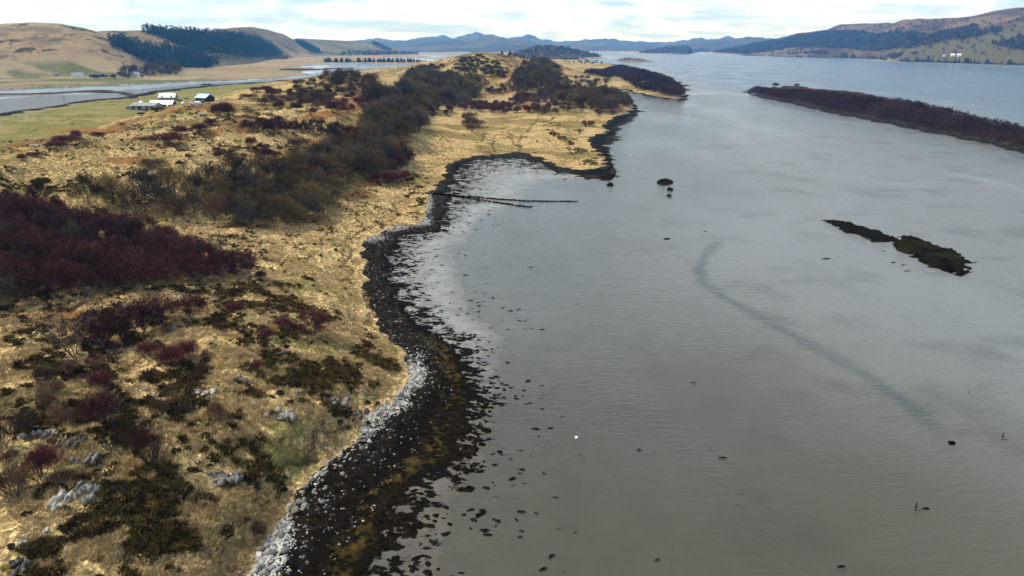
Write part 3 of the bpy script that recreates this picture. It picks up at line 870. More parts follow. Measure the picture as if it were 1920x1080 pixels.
# ------------------------------------------------------------------ haze: the air of the loch
mt_haze, g = material('haze_air')
pv = g.n('ShaderNodeVolumePrincipled')
pv.inputs['Color'].default_value = (0.10, 0.42, 1.0, 1)
pv.inputs['Density'].default_value = HAZE
pv.inputs['Absorption Color'].default_value = (1, 1, 1, 1)
pv.inputs['Anisotropy'].default_value = 0.2
g.out(vol=pv.outputs[0])
hx, hz0, hz1 = 14600.0, -7.0, 345.0
hv = [(-hx, -300, hz0), (hx, -300, hz0), (hx, hx, hz0), (-hx, hx, hz0), (-hx, -300, hz1), (hx, -300, hz1), (hx, hx, hz1), (-hx, hx, hz1)]
hq = [(0, 3, 2, 1), (4, 5, 6, 7), (0, 1, 5, 4), (1, 2, 6, 5), (2, 3, 7, 6), (3, 0, 4, 7)]
link('haze', fast_mesh('haze', hv, hq, mat=mt_haze), kind='stuff')

# ------------------------------------------------------------------ materials of plants, stone and buildings


def plain(name, c1, c2, scale=1.5, rough=0.9, vary=0.25, bump=0.0, spec=0.15, objspace=True):
    mt, g = material(name)
    P = g.n('ShaderNodeTexCoord').outputs['Object'] if objspace else g.pos()
    n = g.noise(P, scale, 4, 0.6)
    col = g.mix(g.sm(n, 0.3, 0.7), c1, c2)
    if vary:
        rnd = g.n('ShaderNodeObjectInfo').outputs['Random']
        rn2 = g.m('FRACT', g.m('MULTIPLY', rnd, 7.31))
        col = g.mix(g.m('ADD', g.m('MULTIPLY', g.sm(n, 0.3, 0.7), 0.5), g.m('MULTIPLY', rn2, 0.5)), c1, c2)
        f = g.m('ADD', 1 - vary, g.m('MULTIPLY', rnd, 2 * vary))
        v = g.n('ShaderNodeCombineXYZ')
        for q in range(3):
            g.put(v.inputs[q], f)
        col = g.mix(1.0, col, v.outputs[0], 'MULTIPLY')
    nr = g.bump(g.noise(P, scale * 3, 4, 0.65), bump, 0.1) if bump else None
    g.out(g.bsdf(col, rough, nr, spec))
    return mt


M = {
    'birch_twig': plain('birch_twig', (0.022, 0.007, 0.006), (0.105, 0.034, 0.029), 1.4, vary=0.4),
    'birch_bark': plain('birch_bark', (0.12, 0.095, 0.08), (0.34, 0.30, 0.27), 2.0),
    'oak_twig': plain('oak_twig', (0.024, 0.015, 0.006), (0.150, 0.105, 0.040), 1.3, vary=0.45),
    'ash_twig': plain('ash_twig', (0.030, 0.023, 0.017), (0.095, 0.078, 0.058), 1.3, vary=0.4),
    'ivy': plain('ivy', (0.018, 0.024, 0.010), (0.045, 0.052, 0.022), 0.8, vary=0.3),
    'bark': plain('bark', (0.05, 0.04, 0.028), (0.20, 0.17, 0.13), 2.0),
    'brown_twig': plain('brown_twig', (0.060, 0.034, 0.020), (0.14, 0.082, 0.045), 0.9, vary=0.4),
    'red_twig': plain('red_twig', (0.070, 0.018, 0.020), (0.13, 0.040, 0.040), 0.9, vary=0.2),
    'gorse': plain('gorse', (0.022, 0.022, 0.008), (0.10, 0.085, 0.022), 0.5, vary=0.3),
    'conifer': plain('conifer_needles', (0.012, 0.022, 0.016), (0.032, 0.048, 0.032), 0.4, vary=0.3),
    'larch_dark': plain('bare_woodland', (0.040, 0.032, 0.030), (0.075, 0.060, 0.052), 0.02, vary=0, objspace=False),
    'island_twig': plain('winter_birchwood', (0.020, 0.009, 0.009), (0.055, 0.024, 0.022), 0.05, vary=0, objspace=False),
    'larch': plain('larch_twig', (0.06, 0.045, 0.035), (0.11, 0.085, 0.065), 0.4, vary=0.3),
    'straw': plain('straw', (0.32, 0.22, 0.10), (0.54, 0.41, 0.22), 0.9, vary=0, objspace=False),
    'heather': plain('heather', (0.040, 0.020, 0.008), (0.14, 0.098, 0.024), 0.7, vary=0, objspace=False),
    'hummock': plain('heather_hummock', (0.016, 0.010, 0.005), (0.085, 0.060, 0.016), 0.55, vary=0, objspace=False),
    'rock': plain('lichened_schist', (0.030, 0.027, 0.023), (0.24, 0.23, 0.21), 1.7, 0.85, 0.15, 0.8),
    'pale_rock': plain('pale_schist', (0.08, 0.075, 0.067), (0.52, 0.49, 0.44), 1.9, 0.8, 0.2, 0.7),
    'weed_rock': plain('weed_covered_rock', (0.003, 0.0026, 0.002), (0.012, 0.009, 0.005), 0.9, 0.9, 0.1, 0.9, 0.0),
    'moss_rock': plain('mossy_skerry', (0.003, 0.0025, 0.002), (0.016, 0.014, 0.005), 0.16, 0.95, 0, 0.8, 0.0),
    'white_wall': plain('whitewashed_wall', (0.72, 0.71, 0.68), (0.80, 0.79, 0.76), 0.6, 0.8, 0),
    'white_roof': plain('white_sheet_roof', (0.78, 0.79, 0.80), (0.84, 0.85, 0.85), 0.5, 0.5, 0, spec=0.4),
    'stone_wall': plain('rubble_wall', (0.16, 0.15, 0.14), (0.34, 0.32, 0.30), 1.2, 0.9, 0.1, 0.4),
    'slate': plain('slate_roof', (0.13, 0.155, 0.18), (0.22, 0.25, 0.28), 0.8, 0.6, 0),
    'grey_sheet': plain('weathered_sheet', (0.16, 0.155, 0.15), (0.34, 0.33, 0.32), 0.5, 0.7, 0),
    'blue_roof': plain('pale_blue_sheet', (0.34, 0.50, 0.66), (0.42, 0.58, 0.72), 0.5, 0.5, 0),
    'green_sheet': plain('green_sheet', (0.015, 0.055, 0.045), (0.03, 0.085, 0.07), 0.4, 0.6, 0),
    'dark': plain('dark_opening', (0.012, 0.013, 0.015), (0.03, 0.03, 0.032), 1.0, 0.4, 0),
    'glass': plain('window_pane', (0.02, 0.025, 0.03), (0.04, 0.045, 0.05), 1.0, 0.15, 0, spec=0.5),
    'blue_paint': plain('blue_paint', (0.03, 0.14, 0.32), (0.05, 0.18, 0.38), 1.0, 0.5, 0),
    'timber': plain('weathered_timber', (0.04, 0.032, 0.025), (0.10, 0.085, 0.07), 2.0, 0.9, 0),
    'wool': plain('wool', (0.55, 0.52, 0.45), (0.70, 0.67, 0.60), 3.0, 1.0, 0.1),
    'face': plain('sheep_face', (0.45, 0.42, 0.37), (0.55, 0.52, 0.46), 3.0, 0.9, 0),
    'wrap': plain('white_wrap', (0.66, 0.67, 0.68), (0.78, 0.79, 0.80), 1.0, 0.4, 0.1, spec=0.4),
    'hull': plain('boat_hull', (0.10, 0.11, 0.13), (0.16, 0.17, 0.19), 1.0, 0.5, 0),
    'buoy': plain('white_buoy', (0.75, 0.75, 0.73), (0.82, 0.82, 0.80), 2.0, 0.5, 0),
    'hide': plain('dark_hide', (0.010, 0.008, 0.007), (0.025, 0.02, 0.016), 2.0, 0.8, 0.2),
}

# ------------------------------------------------------------------ plant builders (all in numpy)


def unit(v):
    return v / np.maximum(np.linalg.norm(v, axis=-1, keepdims=True), 1e-9)


def slivers(rng, P, D, L, w):
    """thin triangular twigs from points P along D"""
    n = len(P)
    side = unit(np.cross(D, rng.normal(size=(n, 3))))
    L = np.broadcast_to(np.asarray(L, float), (n,))[:, None]
    w = np.broadcast_to(np.asarray(w, float), (n,))[:, None]
    V = np.stack([P - side * w, P + side * w, P + D * L], 1).reshape(-1, 3)
    return V, np.arange(3 * n).reshape(n, 3)


def tubes(paths, sides=5):
    VV, TT, o = [], [], 0
    for pts, rad in paths:
        pts = np.asarray(pts, float)
        n = len(pts)
        tan = unit(np.gradient(pts, axis=0))
        ref = np.array([0.31, 0.95, 0.1])
        a = unit(np.cross(tan, ref))
        bb = np.cross(tan, a)
        ang = np.arange(sides) * 2 * math.pi / sides
        ring = pts[:, None] + np.asarray(rad)[:, None, None] * (np.cos(ang)[None, :, None] * a[:, None] + np.sin(ang)[None, :, None] * bb[:, None])
        VV.append(ring.reshape(-1, 3))
        for i in range(n - 1):
            for j in range(sides):
                q = [o + i * sides + j, o + i * sides + (j + 1) % sides, o + (i + 1) * sides + (j + 1) % sides, o + (i + 1) * sides + j]
                TT += [(q[0], q[1], q[2]), (q[0], q[2], q[3])]
        o += n * sides
    return np.concatenate(VV), np.array(TT)


def limb(rng, p0, d0, L, r0, n=5, wob=0.18, up=0.1):
    pts, d = [np.array(p0, float)], np.array(d0, float)
    for _ in range(n - 1):
        d = unit(d + rng.normal(size=3) * wob + np.array([0, 0, up]))
        pts.append(pts[-1] + d * L / (n - 1))
    return np.array(pts), np.linspace(r0, r0 * 0.25, n)


def bare_tree(name, seed, H, Wd, base, n, twig_l, twig_w, stems=1, limbs=9, tone='oak_twig', bark='bark', ivy=0):
    """prototype meshes (branches, crown): limbs that carry clumps of fine twigs"""
    rng = np.random.default_rng(seed)
    paths, tips = [], []
    for s_ in range(stems):
        a = rng.uniform(0, 6.28)
        lean = (0.05 if stems == 1 else 0.38) * rng.uniform(0.6, 1.3)
        tp, tr_ = limb(rng, (0.12 * math.cos(a) * (stems > 1), 0.12 * math.sin(a) * (stems > 1), -0.4), unit(np.array([math.cos(a) * lean, math.sin(a) * lean, 1])), H * 0.78, 0.022 * H / math.sqrt(stems) + 0.02, 7, 0.09)
        paths.append((tp, tr_))
        for _ in range(max(3, limbs // stems)):
            f = rng.uniform(base * 0.8, 0.95)
            i = f * (len(tp) - 1)
            p0 = tp[int(i)] * (1 - i % 1) + tp[min(int(i) + 1, len(tp) - 1)] * (i % 1)
            a2 = rng.uniform(0, 6.28)
            el = rng.uniform(0.15, 0.9) + f * 0.3
            d = np.array([math.cos(a2) * math.cos(el), math.sin(a2) * math.cos(el), math.sin(el)])
            Ll = Wd * 0.5 * rng.uniform(0.65, 1.05) * (1.15 - 0.55 * max(0, f - 0.4))
            lp, lr = limb(rng, p0, d, Ll, 0.010 * H * (1.1 - 0.6 * f), 5, 0.2, 0.12)
            paths.append((lp, lr))
            for q in (2, 3, 4):
                tips.append((lp[q], 0.5 + 0.25 * q))
            for _ in range(2):
                k_ = rng.integers(1, 4)
                d3 = unit(unit(lp[k_ + 1] - lp[k_]) + rng.normal(size=3) * 0.6 + np.array([0, 0, 0.15]))
                sp, sr = limb(rng, lp[k_], d3, Ll * 0.45, 0.005 * H, 4, 0.2, 0.12)
                paths.append((sp, sr))
                tips += [(sp[-1], 1.0), (sp[-2], 0.8)]
        tips += [(tp[-1], 1.0), (tp[-2], 1.0)]
    BV, BT = tubes(paths, 5)
    # twig clumps round the branch ends
    C = np.array([t_[0] for t_ in tips])
    wgt = np.array([t_[1] for t_ in tips])
    ci = rng.choice(len(C), n, p=wgt / wgt.sum())
    rad = Wd * 0.125 * rng.uniform(0.6, 1.25, len(C))
    g3 = rng.normal(size=(n, 3)) * np.array([1, 1, 0.8])
    off = unit(g3) * (rng.uniform(0, 1, (n, 1)) ** 0.45) * rad[ci][:, None]
    Pp = C[ci] + off
    outw = unit(Pp - np.array([0, 0, H * 0.25]))
    D = unit(outw * 0.8 + unit(off) * 0.7 + rng.normal(size=(n, 3)) * 0.45 + np.array([0, 0, 0.25]))
    # and an even haze of twigs through the whole dome
    k2_ = int(n * 0.5)
    dd_ = unit(rng.normal(size=(k2_, 3)))
    dd_[:, 2] = np.abs(dd_[:, 2]) * 1.1 - 0.18
    lob_ = 1 + 0.16 * np.sin(dd_[:, 0] * 4.1 + seed) * np.cos(dd_[:, 1] * 5.3 + seed * 0.7) + 0.10 * np.sin(dd_[:, 1] * 9 + seed) * np.cos(dd_[:, 0] * 8)
    zb_ = H * (base + 0.16)
    Pd = dd_ * np.array([Wd * 0.52, Wd * 0.52, H - zb_]) * (rng.uniform(0.12, 1, (k2_, 1)) ** 0.26) * lob_[:, None] + np.array([0, 0, zb_])
    Pp = np.concatenate([Pp[:n - k2_], Pd])
    D = np.concatenate([D[:n - k2_], unit(dd_ + rng.normal(size=(k2_, 3)) * 0.4 + np.array([0, 0, 0.35]))])
    L = twig_l * rng.uniform(0.6, 1.3, n)
    TV, TT = slivers(rng, Pp - D * L[:, None] * 0.4, D, L, twig_w * rng.choice([0.7, 1.0, 2.3], n, p=[0.45, 0.4, 0.15]))
    TV[:, 2] = np.maximum(TV[:, 2], 0.02)
    br = fast_mesh(name + '_branches', BV, None, BT, mat=M[bark])
    cr = fast_mesh(name + '_crown', TV, None, TT, mat=M[tone])
    parts = [('branches', br), ('crown', cr)]
    if ivy:
        m_ = ivy
        k2 = rng.integers(0, len(C) // 3, m_)
        Pv = C[k2] * rng.uniform(0.25, 0.75, (m_, 1)) + rng.normal(size=(m_, 3)) * 0.35
        iv, it = slivers(rng, Pv, unit(rng.normal(size=(m_, 3))), 0.32, 0.14)
        parts.append(('ivy', fast_mesh(name + '_ivy', iv, None, it, mat=M['ivy'])))
    return parts


def bush_mesh(name, seed, H, Wd, n, L, w, tone, stems=14, fill=0.5, lobes=5):
    rng = np.random.default_rng(seed)
    paths = []
    for _ in range(stems):
        a, t_ = rng.uniform(0, 6.28), rng.uniform(0.1, 0.9)
        d = unit(np.array([math.cos(a) * t_, math.sin(a) * t_, 1]))
        paths.append(limb(rng, (math.cos(a) * 0.12, math.sin(a) * 0.12, -0.2), d, H * rng.uniform(0.7, 1.0), 0.018 + 0.008 * H, 5, 0.16))
    BV, BT = tubes(paths, 4)
    lo = rng.normal(size=(lobes, 3)) * np.array([Wd * 0.2, Wd * 0.2, 0]) + np.array([0, 0, H * 0.5])
    li = rng.integers(0, lobes, n)
    dirn = unit(rng.normal(size=(n, 3)))
    dirn[:, 2] = np.abs(dirn[:, 2]) * 1.15 - 0.30
    rr_ = rng.uniform(fill * 0.3, 1.0, (n, 1)) ** 0.5
    P_ = lo[li] + dirn * rr_ * np.array([Wd * 0.33, Wd * 0.33, H * 0.52]) * rng.uniform(0.75, 1.1, (lobes, 1))[li]
    D = unit(unit(P_ - np.array([0, 0, -0.1])) * 1.0 + rng.normal(size=(n, 3)) * 0.5 + np.array([0, 0, 0.35]))
    Ln = L * rng.uniform(0.6, 1.3, n)
    TV, TT = slivers(rng, P_ - D * Ln[:, None] * 0.4, D, Ln, w * rng.uniform(0.7, 1.3, n))
    TV[:, 2] = np.maximum(TV[:, 2], -0.1)
    return [('branches', fast_mesh(name + '_branches', BV, None, BT, mat=M['bark'])), ('twigs', fast_mesh(name + '_twigs', TV, None, TT, mat=M[tone]))]


def conifer_geo(rng, H, Wd, n, w):
    f = rng.uniform(0, 1, n) ** 0.75
    z = H * (0.10 + 0.9 * f)
    a = rng.uniform(0, 6.28, n)
    rad = Wd * 0.5 * (1 - f) ** 0.85 * rng.uniform(0.35, 1.0, n) * (0.85 + 0.3 * np.sin(z * 5.2))
    P_ = np.stack([np.cos(a) * rad * 0.25, np.sin(a) * rad * 0.25, z], 1)
    D = unit(np.stack([np.cos(a), np.sin(a), np.full(n, -0.28) + rng.normal(size=n) * 0.2], 1))
    return slivers(rng, P_, D, rad + 0.25, w * (0.5 + 0.8 * (1 - f)))


def conifer_tree(name, seed, H, Wd, tone='conifer'):
    rng = np.random.default_rng(seed)
    TV, TT = conifer_geo(rng, H, Wd, 900, 0.28)
    BV, BT = tubes([limb(rng, (0, 0, -0.5), (0, 0, 1), H * 0.97, 0.016 * H, 6, 0.01)], 5)
    return [('trunk', fast_mesh(name + '_trunk', BV, None, BT, mat=M['bark'])), ('crown', fast_mesh(name + '_crown', TV, None, TT, mat=M[tone]))]


# ------------------------------------------------------------------ placing things
COUNT = {}


def thing(name, label, cat, loc, rotz=0.0, scale=(1, 1, 1), group=None):
    o = bpy.data.objects.new(name, None)
    COL.objects.link(o)
    o.empty_display_size = 0.3
    o.location = loc
    o.rotation_euler = (0, 0, rotz)
    o.scale = scale
    o['label'] = label
    o['category'] = cat
    if group:
        o['group'] = group
    return o


def plant(name, parts, label, cat, loc, rotz, scale, group=None):
    t_ = thing(name, label, cat, loc, rotz, scale, group)
    for pn_, me in parts:
        link(pn_, me, t_)
    return t_


def in_poly(poly, x, y):
    c = False
    n = len(poly)
    for i in range(n):
        (ax, ay), (bx, by) = poly[i], poly[(i + 1) % n]
        if (ay > y) != (by > y) and x < (bx - ax) * (y - ay) / (by - ay) + ax:
            c = not c
    return c


def scatter(poly, spacing, nmax, seed, tries=6000):
    """ground points whose photo pixel falls in the outline, kept apart by spacing metres"""
    rng = random.Random(seed)
    x0, x1 = min(p[0] for p in poly), max(p[0] for p in poly)
    y0, y1 = min(p[1] for p in poly), max(p[1] for p in poly)
    out = []
    grid = {}
    for _ in range(tries):
        if len(out) >= nmax:
            break
        px, py = rng.uniform(x0, x1), rng.uniform(y0, y1)
        if not in_poly(poly, px, py):
            continue
        x, y, z = pick(px, py)
        if z < 0.3:
            continue
        cx_, cy_ = int(x // spacing), int(y // spacing)
        if any((x - q[0]) ** 2 + (y - q[1]) ** 2 < spacing ** 2 for i in (-1, 0, 1) for j in (-1, 0, 1) for q in grid.get((cx_ + i, cy_ + j), ())):
            continue
        grid.setdefault((cx_, cy_), []).append((x, y))
        out.append((x, y, z, px, py))
    return out


BIRCH = [bare_tree('birch', 100 + i, 7.2, 5.6, 0.24, 3400, 0.70, 0.030, 1 + (i % 3 == 2) * 2, 11, 'birch_twig', 'birch_bark') for i in range(6)]
BROAD = [bare_tree('oak', 200 + i, 7.6, 9.0, 0.22, 3800, 0.80, 0.040, 2 if i % 2 else 1, 14, 'oak_twig' if i % 4 else 'ash_twig', 'bark', 260 if i % 3 == 0 else 0) for i in range(8)]
BROWN = [bare_tree('alder', 260 + i, 6.2, 6.0, 0.2, 2600, 0.65, 0.036, 3, 12, 'brown_twig', 'bark') for i in range(3)]
GREY = bare_tree('rowan', 290, 5.0, 4.0, 0.25, 900, 0.5, 0.016, 2, 9, 'ash_twig', 'birch_bark')
PALEB = bare_tree('pale_birch', 291, 6.0, 7.0, 0.12, 2300, 0.6, 0.016, 5, 20, 'birch_twig', 'birch_bark')
B_RED = [bush_mesh('red_bush', 300 + i, 2.6, 2.8, 2000, 0.50, 0.017, 'red_twig') for i in range(3)]
B_BRN = [bush_mesh('brown_bush', 310 + i, 2.2, 2.8, 1700, 0.45, 0.017, 'brown_twig') for i in range(3)]
B_THIN = [bush_mesh('thin_bush', 320 + i, 2.8, 3.4, 800, 0.7, 0.012, 'birch_twig', 22, 0.8) for i in range(2)]
GORSE = [bush_mesh('gorse_bush', 330 + i, 1.9, 3.2, 2400, 0.34, 0.028, 'gorse', 8, 0.9, 7) for i in range(3)]
CONI = [conifer_tree('spruce', 340 + i, 15.0, 6.0) for i in range(3)]
rnd = random.Random(7)


def put(kind, protos, label, cat, x, y, z, h, group=None, hv=0.16, proto_h=7.0, wide=1.0):
    pr = protos[rnd.randrange(len(protos))]
    sc = h / proto_h * rnd.uniform(1 - hv, 1 + hv)
    sx = sc * wide * rnd.uniform(0.9, 1.12)
    return plant(kind, pr, label, cat, (x, y, z - 0.05), rnd.uniform(0, 6.28), (sx, sx, sc), group)


# the maroon birch wood on the left
WOOD = [(-60, 395), (20, 392), (75, 400), (140, 425), (220, 440), (300, 458), (350, 478), (400, 500), (445, 512), (474, 524), (440, 530), (400, 535), (350, 537), (300, 544), (200, 556), (120, 565), (40, 575), (-60, 580)]
for x, y, z, px, py in scatter(WOOD, 3.1, 190, 1):
    front = py > 520
    if rnd.random() < 0.1:
        put('oak_tree', BROAD[3:5] + BROWN[:1], 'bare grey brown tree standing among the maroon birches', 'tree', x, y, z, 5.6, 'grey trees among the maroon birches', proto_h=7.2)
        continue
    put('birch_tree', BIRCH, 'bare maroon birch with a pale stem along the front edge of the dense wood' if front else 'bare maroon twigged birch packed inside the dense wood at the left edge',
        'birch', x, y, z, 6.2 if not front else 6.6, 'birches of the maroon wood', proto_h=7.2)
# the olive grey belt of oaks behind it
BELT = [(160, 382), (215, 398), (300, 408), (380, 420), (470, 428), (540, 430), (600, 412), (632, 392), (642, 360), (630, 335), (560, 330), (470, 335), (400, 345), (330, 365), (250, 372)]
for x, y, z, px, py in scatter(BELT, 5.2, 85, 2):
    br = rnd.random() < 0.14
    put('oak_tree', BROWN if br else BROAD, 'bare bronze brown tree in the tree belt above the straw flat' if br else 'bare olive grey oak in the tree belt above the straw flat',
        'tree', x, y, z, 7.6, 'trees of the near belt', proto_h=6.2 if br else 7.6)
BELT2 = [(590, 330), (680, 338), (740, 334), (768, 312), (752, 292), (700, 285), (650, 290), (600, 305)]
for x, y, z, px, py in scatter(BELT2, 5.4, 48, 3):
    br = px > 725 and rnd.random() < 0.7
    put('oak_tree', [B for B in BIRCH] if br else BROAD, 'bare maroon tree on the seaward end of the second tree clump' if br else 'bare dark olive tree in the second clump beside the straw flat',
        'tree', x, y, z, 8.4, 'trees of the second clump', proto_h=7.2)
BELT3 = [(690, 275), (770, 262), (786, 250), (790, 236), (770, 205), (735, 190), (705, 178), (690, 190), (715, 215), (700, 240), (670, 250)]
for x, y, z, px, py in scatter(BELT3, 6.6, 75, 4):
    put('oak_tree', BROAD + BROWN[:1], 'bare grey olive tree on the flank of the middle ridge', 'tree', x, y, z, 10.0, 'trees on the flank of the middle ridge', proto_h=7.4)
for x, y, z, px, py in scatter([(625, 165), (700, 162), (705, 150), (655, 146), (615, 152)], 6.0, 16, 5):
    put('bare_tree', BROAD + BROWN, 'bare brown tree in the clump on the ridge top before the lagoon', 'tree', x, y, z, 8.5, 'trees on the ridge top', proto_h=7.2)
for x, y, z, px, py in scatter([(560, 198), (612, 198), (610, 186), (575, 178), (545, 186)], 5.0, 11, 6):
    put('bare_tree', BROWN + BROAD[:2], 'bare brown scrub tree on the bracken slope of the ridge', 'tree', x, y, z, 5.2, 'scrub trees on the bracken slope', proto_h=6.8)
# far side of the straw flat, below and on the knoll
for x, y, z, px, py in scatter([(740, 190), (800, 215), (860, 205), (905, 190), (905, 165), (870, 150), (820, 142), (780, 140), (740, 170)], 8.0, 85, 8):
    put('bare_tree', BROAD + BROWN[:1], 'bare grey brown tree in the valley left below the grassy knoll', 'tree', x, y, z, 11.0, 'trees in the valley below the knoll', proto_h=7.4)
for x, y, z, px, py in scatter([(960, 170), (1040, 168), (1052, 145), (1040, 125), (1005, 118), (985, 128), (975, 145)], 8.5, 60, 9):
    put('bare_tree', BROAD, 'bare slate grey tree on the right flank of the grassy knoll', 'tree', x, y, z, 11.0, 'trees on the right flank of the knoll', proto_h=7.6)
for x, y, z, px, py in scatter([(905, 178), (1000, 172), (1000, 163), (915, 168)], 7.0, 18, 10):
    put('bare_tree', BROWN + BIRCH[:1], 'dark purple brown tree in the row at the knoll foot', 'tree', x, y, z, 5.5, 'tree row at the foot of the knoll', proto_h=6.6)
for x, y, z, px, py in scatter([(1012, 190), (1075, 202), (1120, 212), (1165, 208), (1182, 200), (1168, 184), (1120, 172), (1060, 168), (1015, 176)], 6.8, 92, 11):
    br = rnd.random() < 0.3
    put('bare_tree', BIRCH if br else BROAD, 'bare maroon tree on the wooded point beyond the straw flat' if br else 'bare dark olive tree on the wooded point beyond the straw flat', 'tree', x, y, z, 8.6, 'trees on the wooded point', proto_h=7.4)
# scrub on the flat and single bushes, each read off the photograph: pixel of the foot, width in pixels, height in pixels
def px_size(x, y, z, npx):
    return npx / F * math.sqrt(x * x + y * y + (z - CAM_H) ** 2)


def single(kind, protos, ph, pw, label, cat, px, py, wpx, hpx, group=None):
    x, y, z = pick(px, py)
    pr = protos[rnd.randrange(len(protos))]
    sw, sh = px_size(x, y, z, wpx) / pw, px_size(x, y, z, hpx) / ph
    return plant(kind, pr, label, cat, (x, y, z - 0.05), rnd.uniform(0, 6.28), (sw, sw, sh), group)


single('birch_tree', [PALEB], 6.0, 7.0, 'leaning bare birch with many pale forked stems below the maroon wood', 'birch', 140, 668, 92, 74)
single('birch_tree', [GREY], 5.0, 4.0, 'small grey bare tree alone at the tip of the maroon wood', 'birch', 410, 470, 30, 36)
for a in [(194, 652, 66, 78, 'dark maroon birch right behind the pale forked birch'), (232, 640, 60, 70, 'maroon birch in the middle of the clump below the wood'),
          (264, 628, 62, 66, 'maroon birch with pale stems at the right of the clump below the wood'), (298, 606, 62, 56, 'maroon birch closest to the wood edge above the white rock'),
          (358, 600, 62, 48, 'low wide maroon birch on the mossy rise right of the white rock'), (591, 628, 64, 60, 'round maroon birch standing alone near the shore bend')]:
    single('birch_tree', BIRCH, 7.2, 5.6, a[4], 'birch', *a[:4])
RB, BB, TB, GB = (B_RED, 2.9, 3.0), (B_BRN, 2.4, 3.0), (B_THIN, 3.0, 3.6), (GORSE, 2.1, 3.4)
for pr, px, py, wp_, hp_, lb in [
    (RB, 321, 688, 62, 50, 'bright maroon bush in the pale grass, larger of the touching pair'), (RB, 352, 672, 44, 42, 'maroon bush touching the right side of the larger maroon bush'),
    (RB, 275, 670, 46, 32, 'low dark red bush left of the touching maroon pair'), (BB, 380, 702, 28, 26, 'small brown bush just below the touching maroon pair'),
    (TB, 182, 690, 34, 26, 'sparse pinkish bush in pale grass right of the forked birch'), (BB, 93, 715, 48, 34, 'brown grey bush below the foot of the forked birch'),
    (BB, 86, 763, 42, 28, 'round brown bush in the pale grass near the left edge'), (BB, 104, 742, 30, 30, 'narrow brown bush just above the round brown bush'),
    (BB, 120, 798, 44, 36, 'brown bush on top of the left rock ridge'), (RB, 203, 794, 76, 68, 'densest deep maroon bush standing in open straw'), (RB, 198, 735, 44, 46, 'tall maroon bush just behind the densest maroon bush'),
    (TB, 283, 868, 92, 86, 'large see-through bush with radiating twigs in the near grass'), (BB, 302, 778, 38, 42, 'dark brown bush at the left end of the white slabs'),
    (BB, 417, 788, 50, 40, 'rounded brown bush right of the white slabs'), (RB, 480, 695, 30, 24, 'small maroon bush on the heath between shore birch and white slabs'),
    (RB, 76, 897, 70, 66, 'broad maroon bush beside the big brown bush at the left edge'), (BB, 32, 928, 78, 60, 'big brown bush at the left edge near the corner'),
    (BB, 4, 838, 50, 60, 'half cut brown bush at the very left edge above the pale rocks'), (BB, 12, 870, 34, 22, 'low brown bush at the left edge above the big brown bush'),
    (BB, 486, 1000, 46, 20, 'flat dark brown bush on the bank edge above the shingle'), (RB, 504, 638, 34, 26, 'small dark red bush left of the lone shore birch'),
    (RB, 536, 612, 54, 22, 'low spreading dark bush behind the lone shore birch'), (TB, 388, 672, 26, 20, 'tiny pinkish bush in the grass right of the maroon pair'),
    (TB, 215, 662, 24, 30, 'thin upright bush under the maroon clump'), (TB, 320, 625, 40, 24, 'sparse bush in pale grass below the clump of birches'), (TB, 180, 712, 50, 20, 'faint low bush in pale grass below the forked birch'),
    (RB, 440, 585, 40, 24, 'low maroon bush in front of the wood tip'), (RB, 487, 524, 26, 20, 'small red bush at the very tip of the wood'), (TB, 120, 905, 40, 24, 'thin low bush right of the broad maroon bush'),
    (BB, 282, 318, 48, 20, 'oval brown bush alone on the straw hillside above the belt'), (RB, 318, 271, 62, 24, 'wide dark maroon bush on the ridge crest'), (BB, 277, 266, 32, 12, 'flat reddish bush left of the wide ridge bush'),
    (RB, 337, 254, 34, 20, 'round maroon bush behind the wide ridge bush'), (RB, 372, 248, 44, 18, 'low maroon bush right of the round ridge bush'), (RB, 393, 234, 36, 12, 'flat dark bush below the crag near the farm'),
    (RB, 427, 222, 54, 34, 'big dark maroon bush on the crest by the crag'), (RB, 408, 216, 30, 22, 'smaller dark bush left of the big crest bush'), (BB, 560, 275, 48, 20, 'oval grey brown bush below the maroon hedge'),
    (RB, 478, 172, 30, 10, 'flat dark bush on the skyline right of the farm'), (RB, 503, 173, 30, 14, 'dark bush on the skyline crest'), (BB, 472, 186, 30, 12, 'low dark bush just under the skyline crest'),
    (RB, 560, 156, 28, 8, 'dark flat bush beside the telegraph pole on the ridge'), (RB, 100, 278, 40, 14, 'long low dark bush on the near crest at left'), (RB, 122, 270, 50, 18, 'dark bush in the hedge left of the straw ridge'),
    (RB, 147, 263, 20, 20, 'upright maroon bush at the right end of the hedge left of the straw ridge'), (BB, 183, 257, 34, 10, 'flat brown bush right of the hedge on the crest'),
    (RB, 43, 302, 18, 14, 'small dark bush at the rim of the green field'), (RB, 67, 294, 26, 10, 'low dark bush right of the green field'), (RB, 470, 276, 24, 22, 'red bush on the slope behind the oak belt'), (RB, 500, 300, 50, 26, 'wide reddish bush along the back of the oak belt')]:
    single('bush', pr[0], pr[1], pr[2], lb, 'bush', px, py, wp_, hp_)
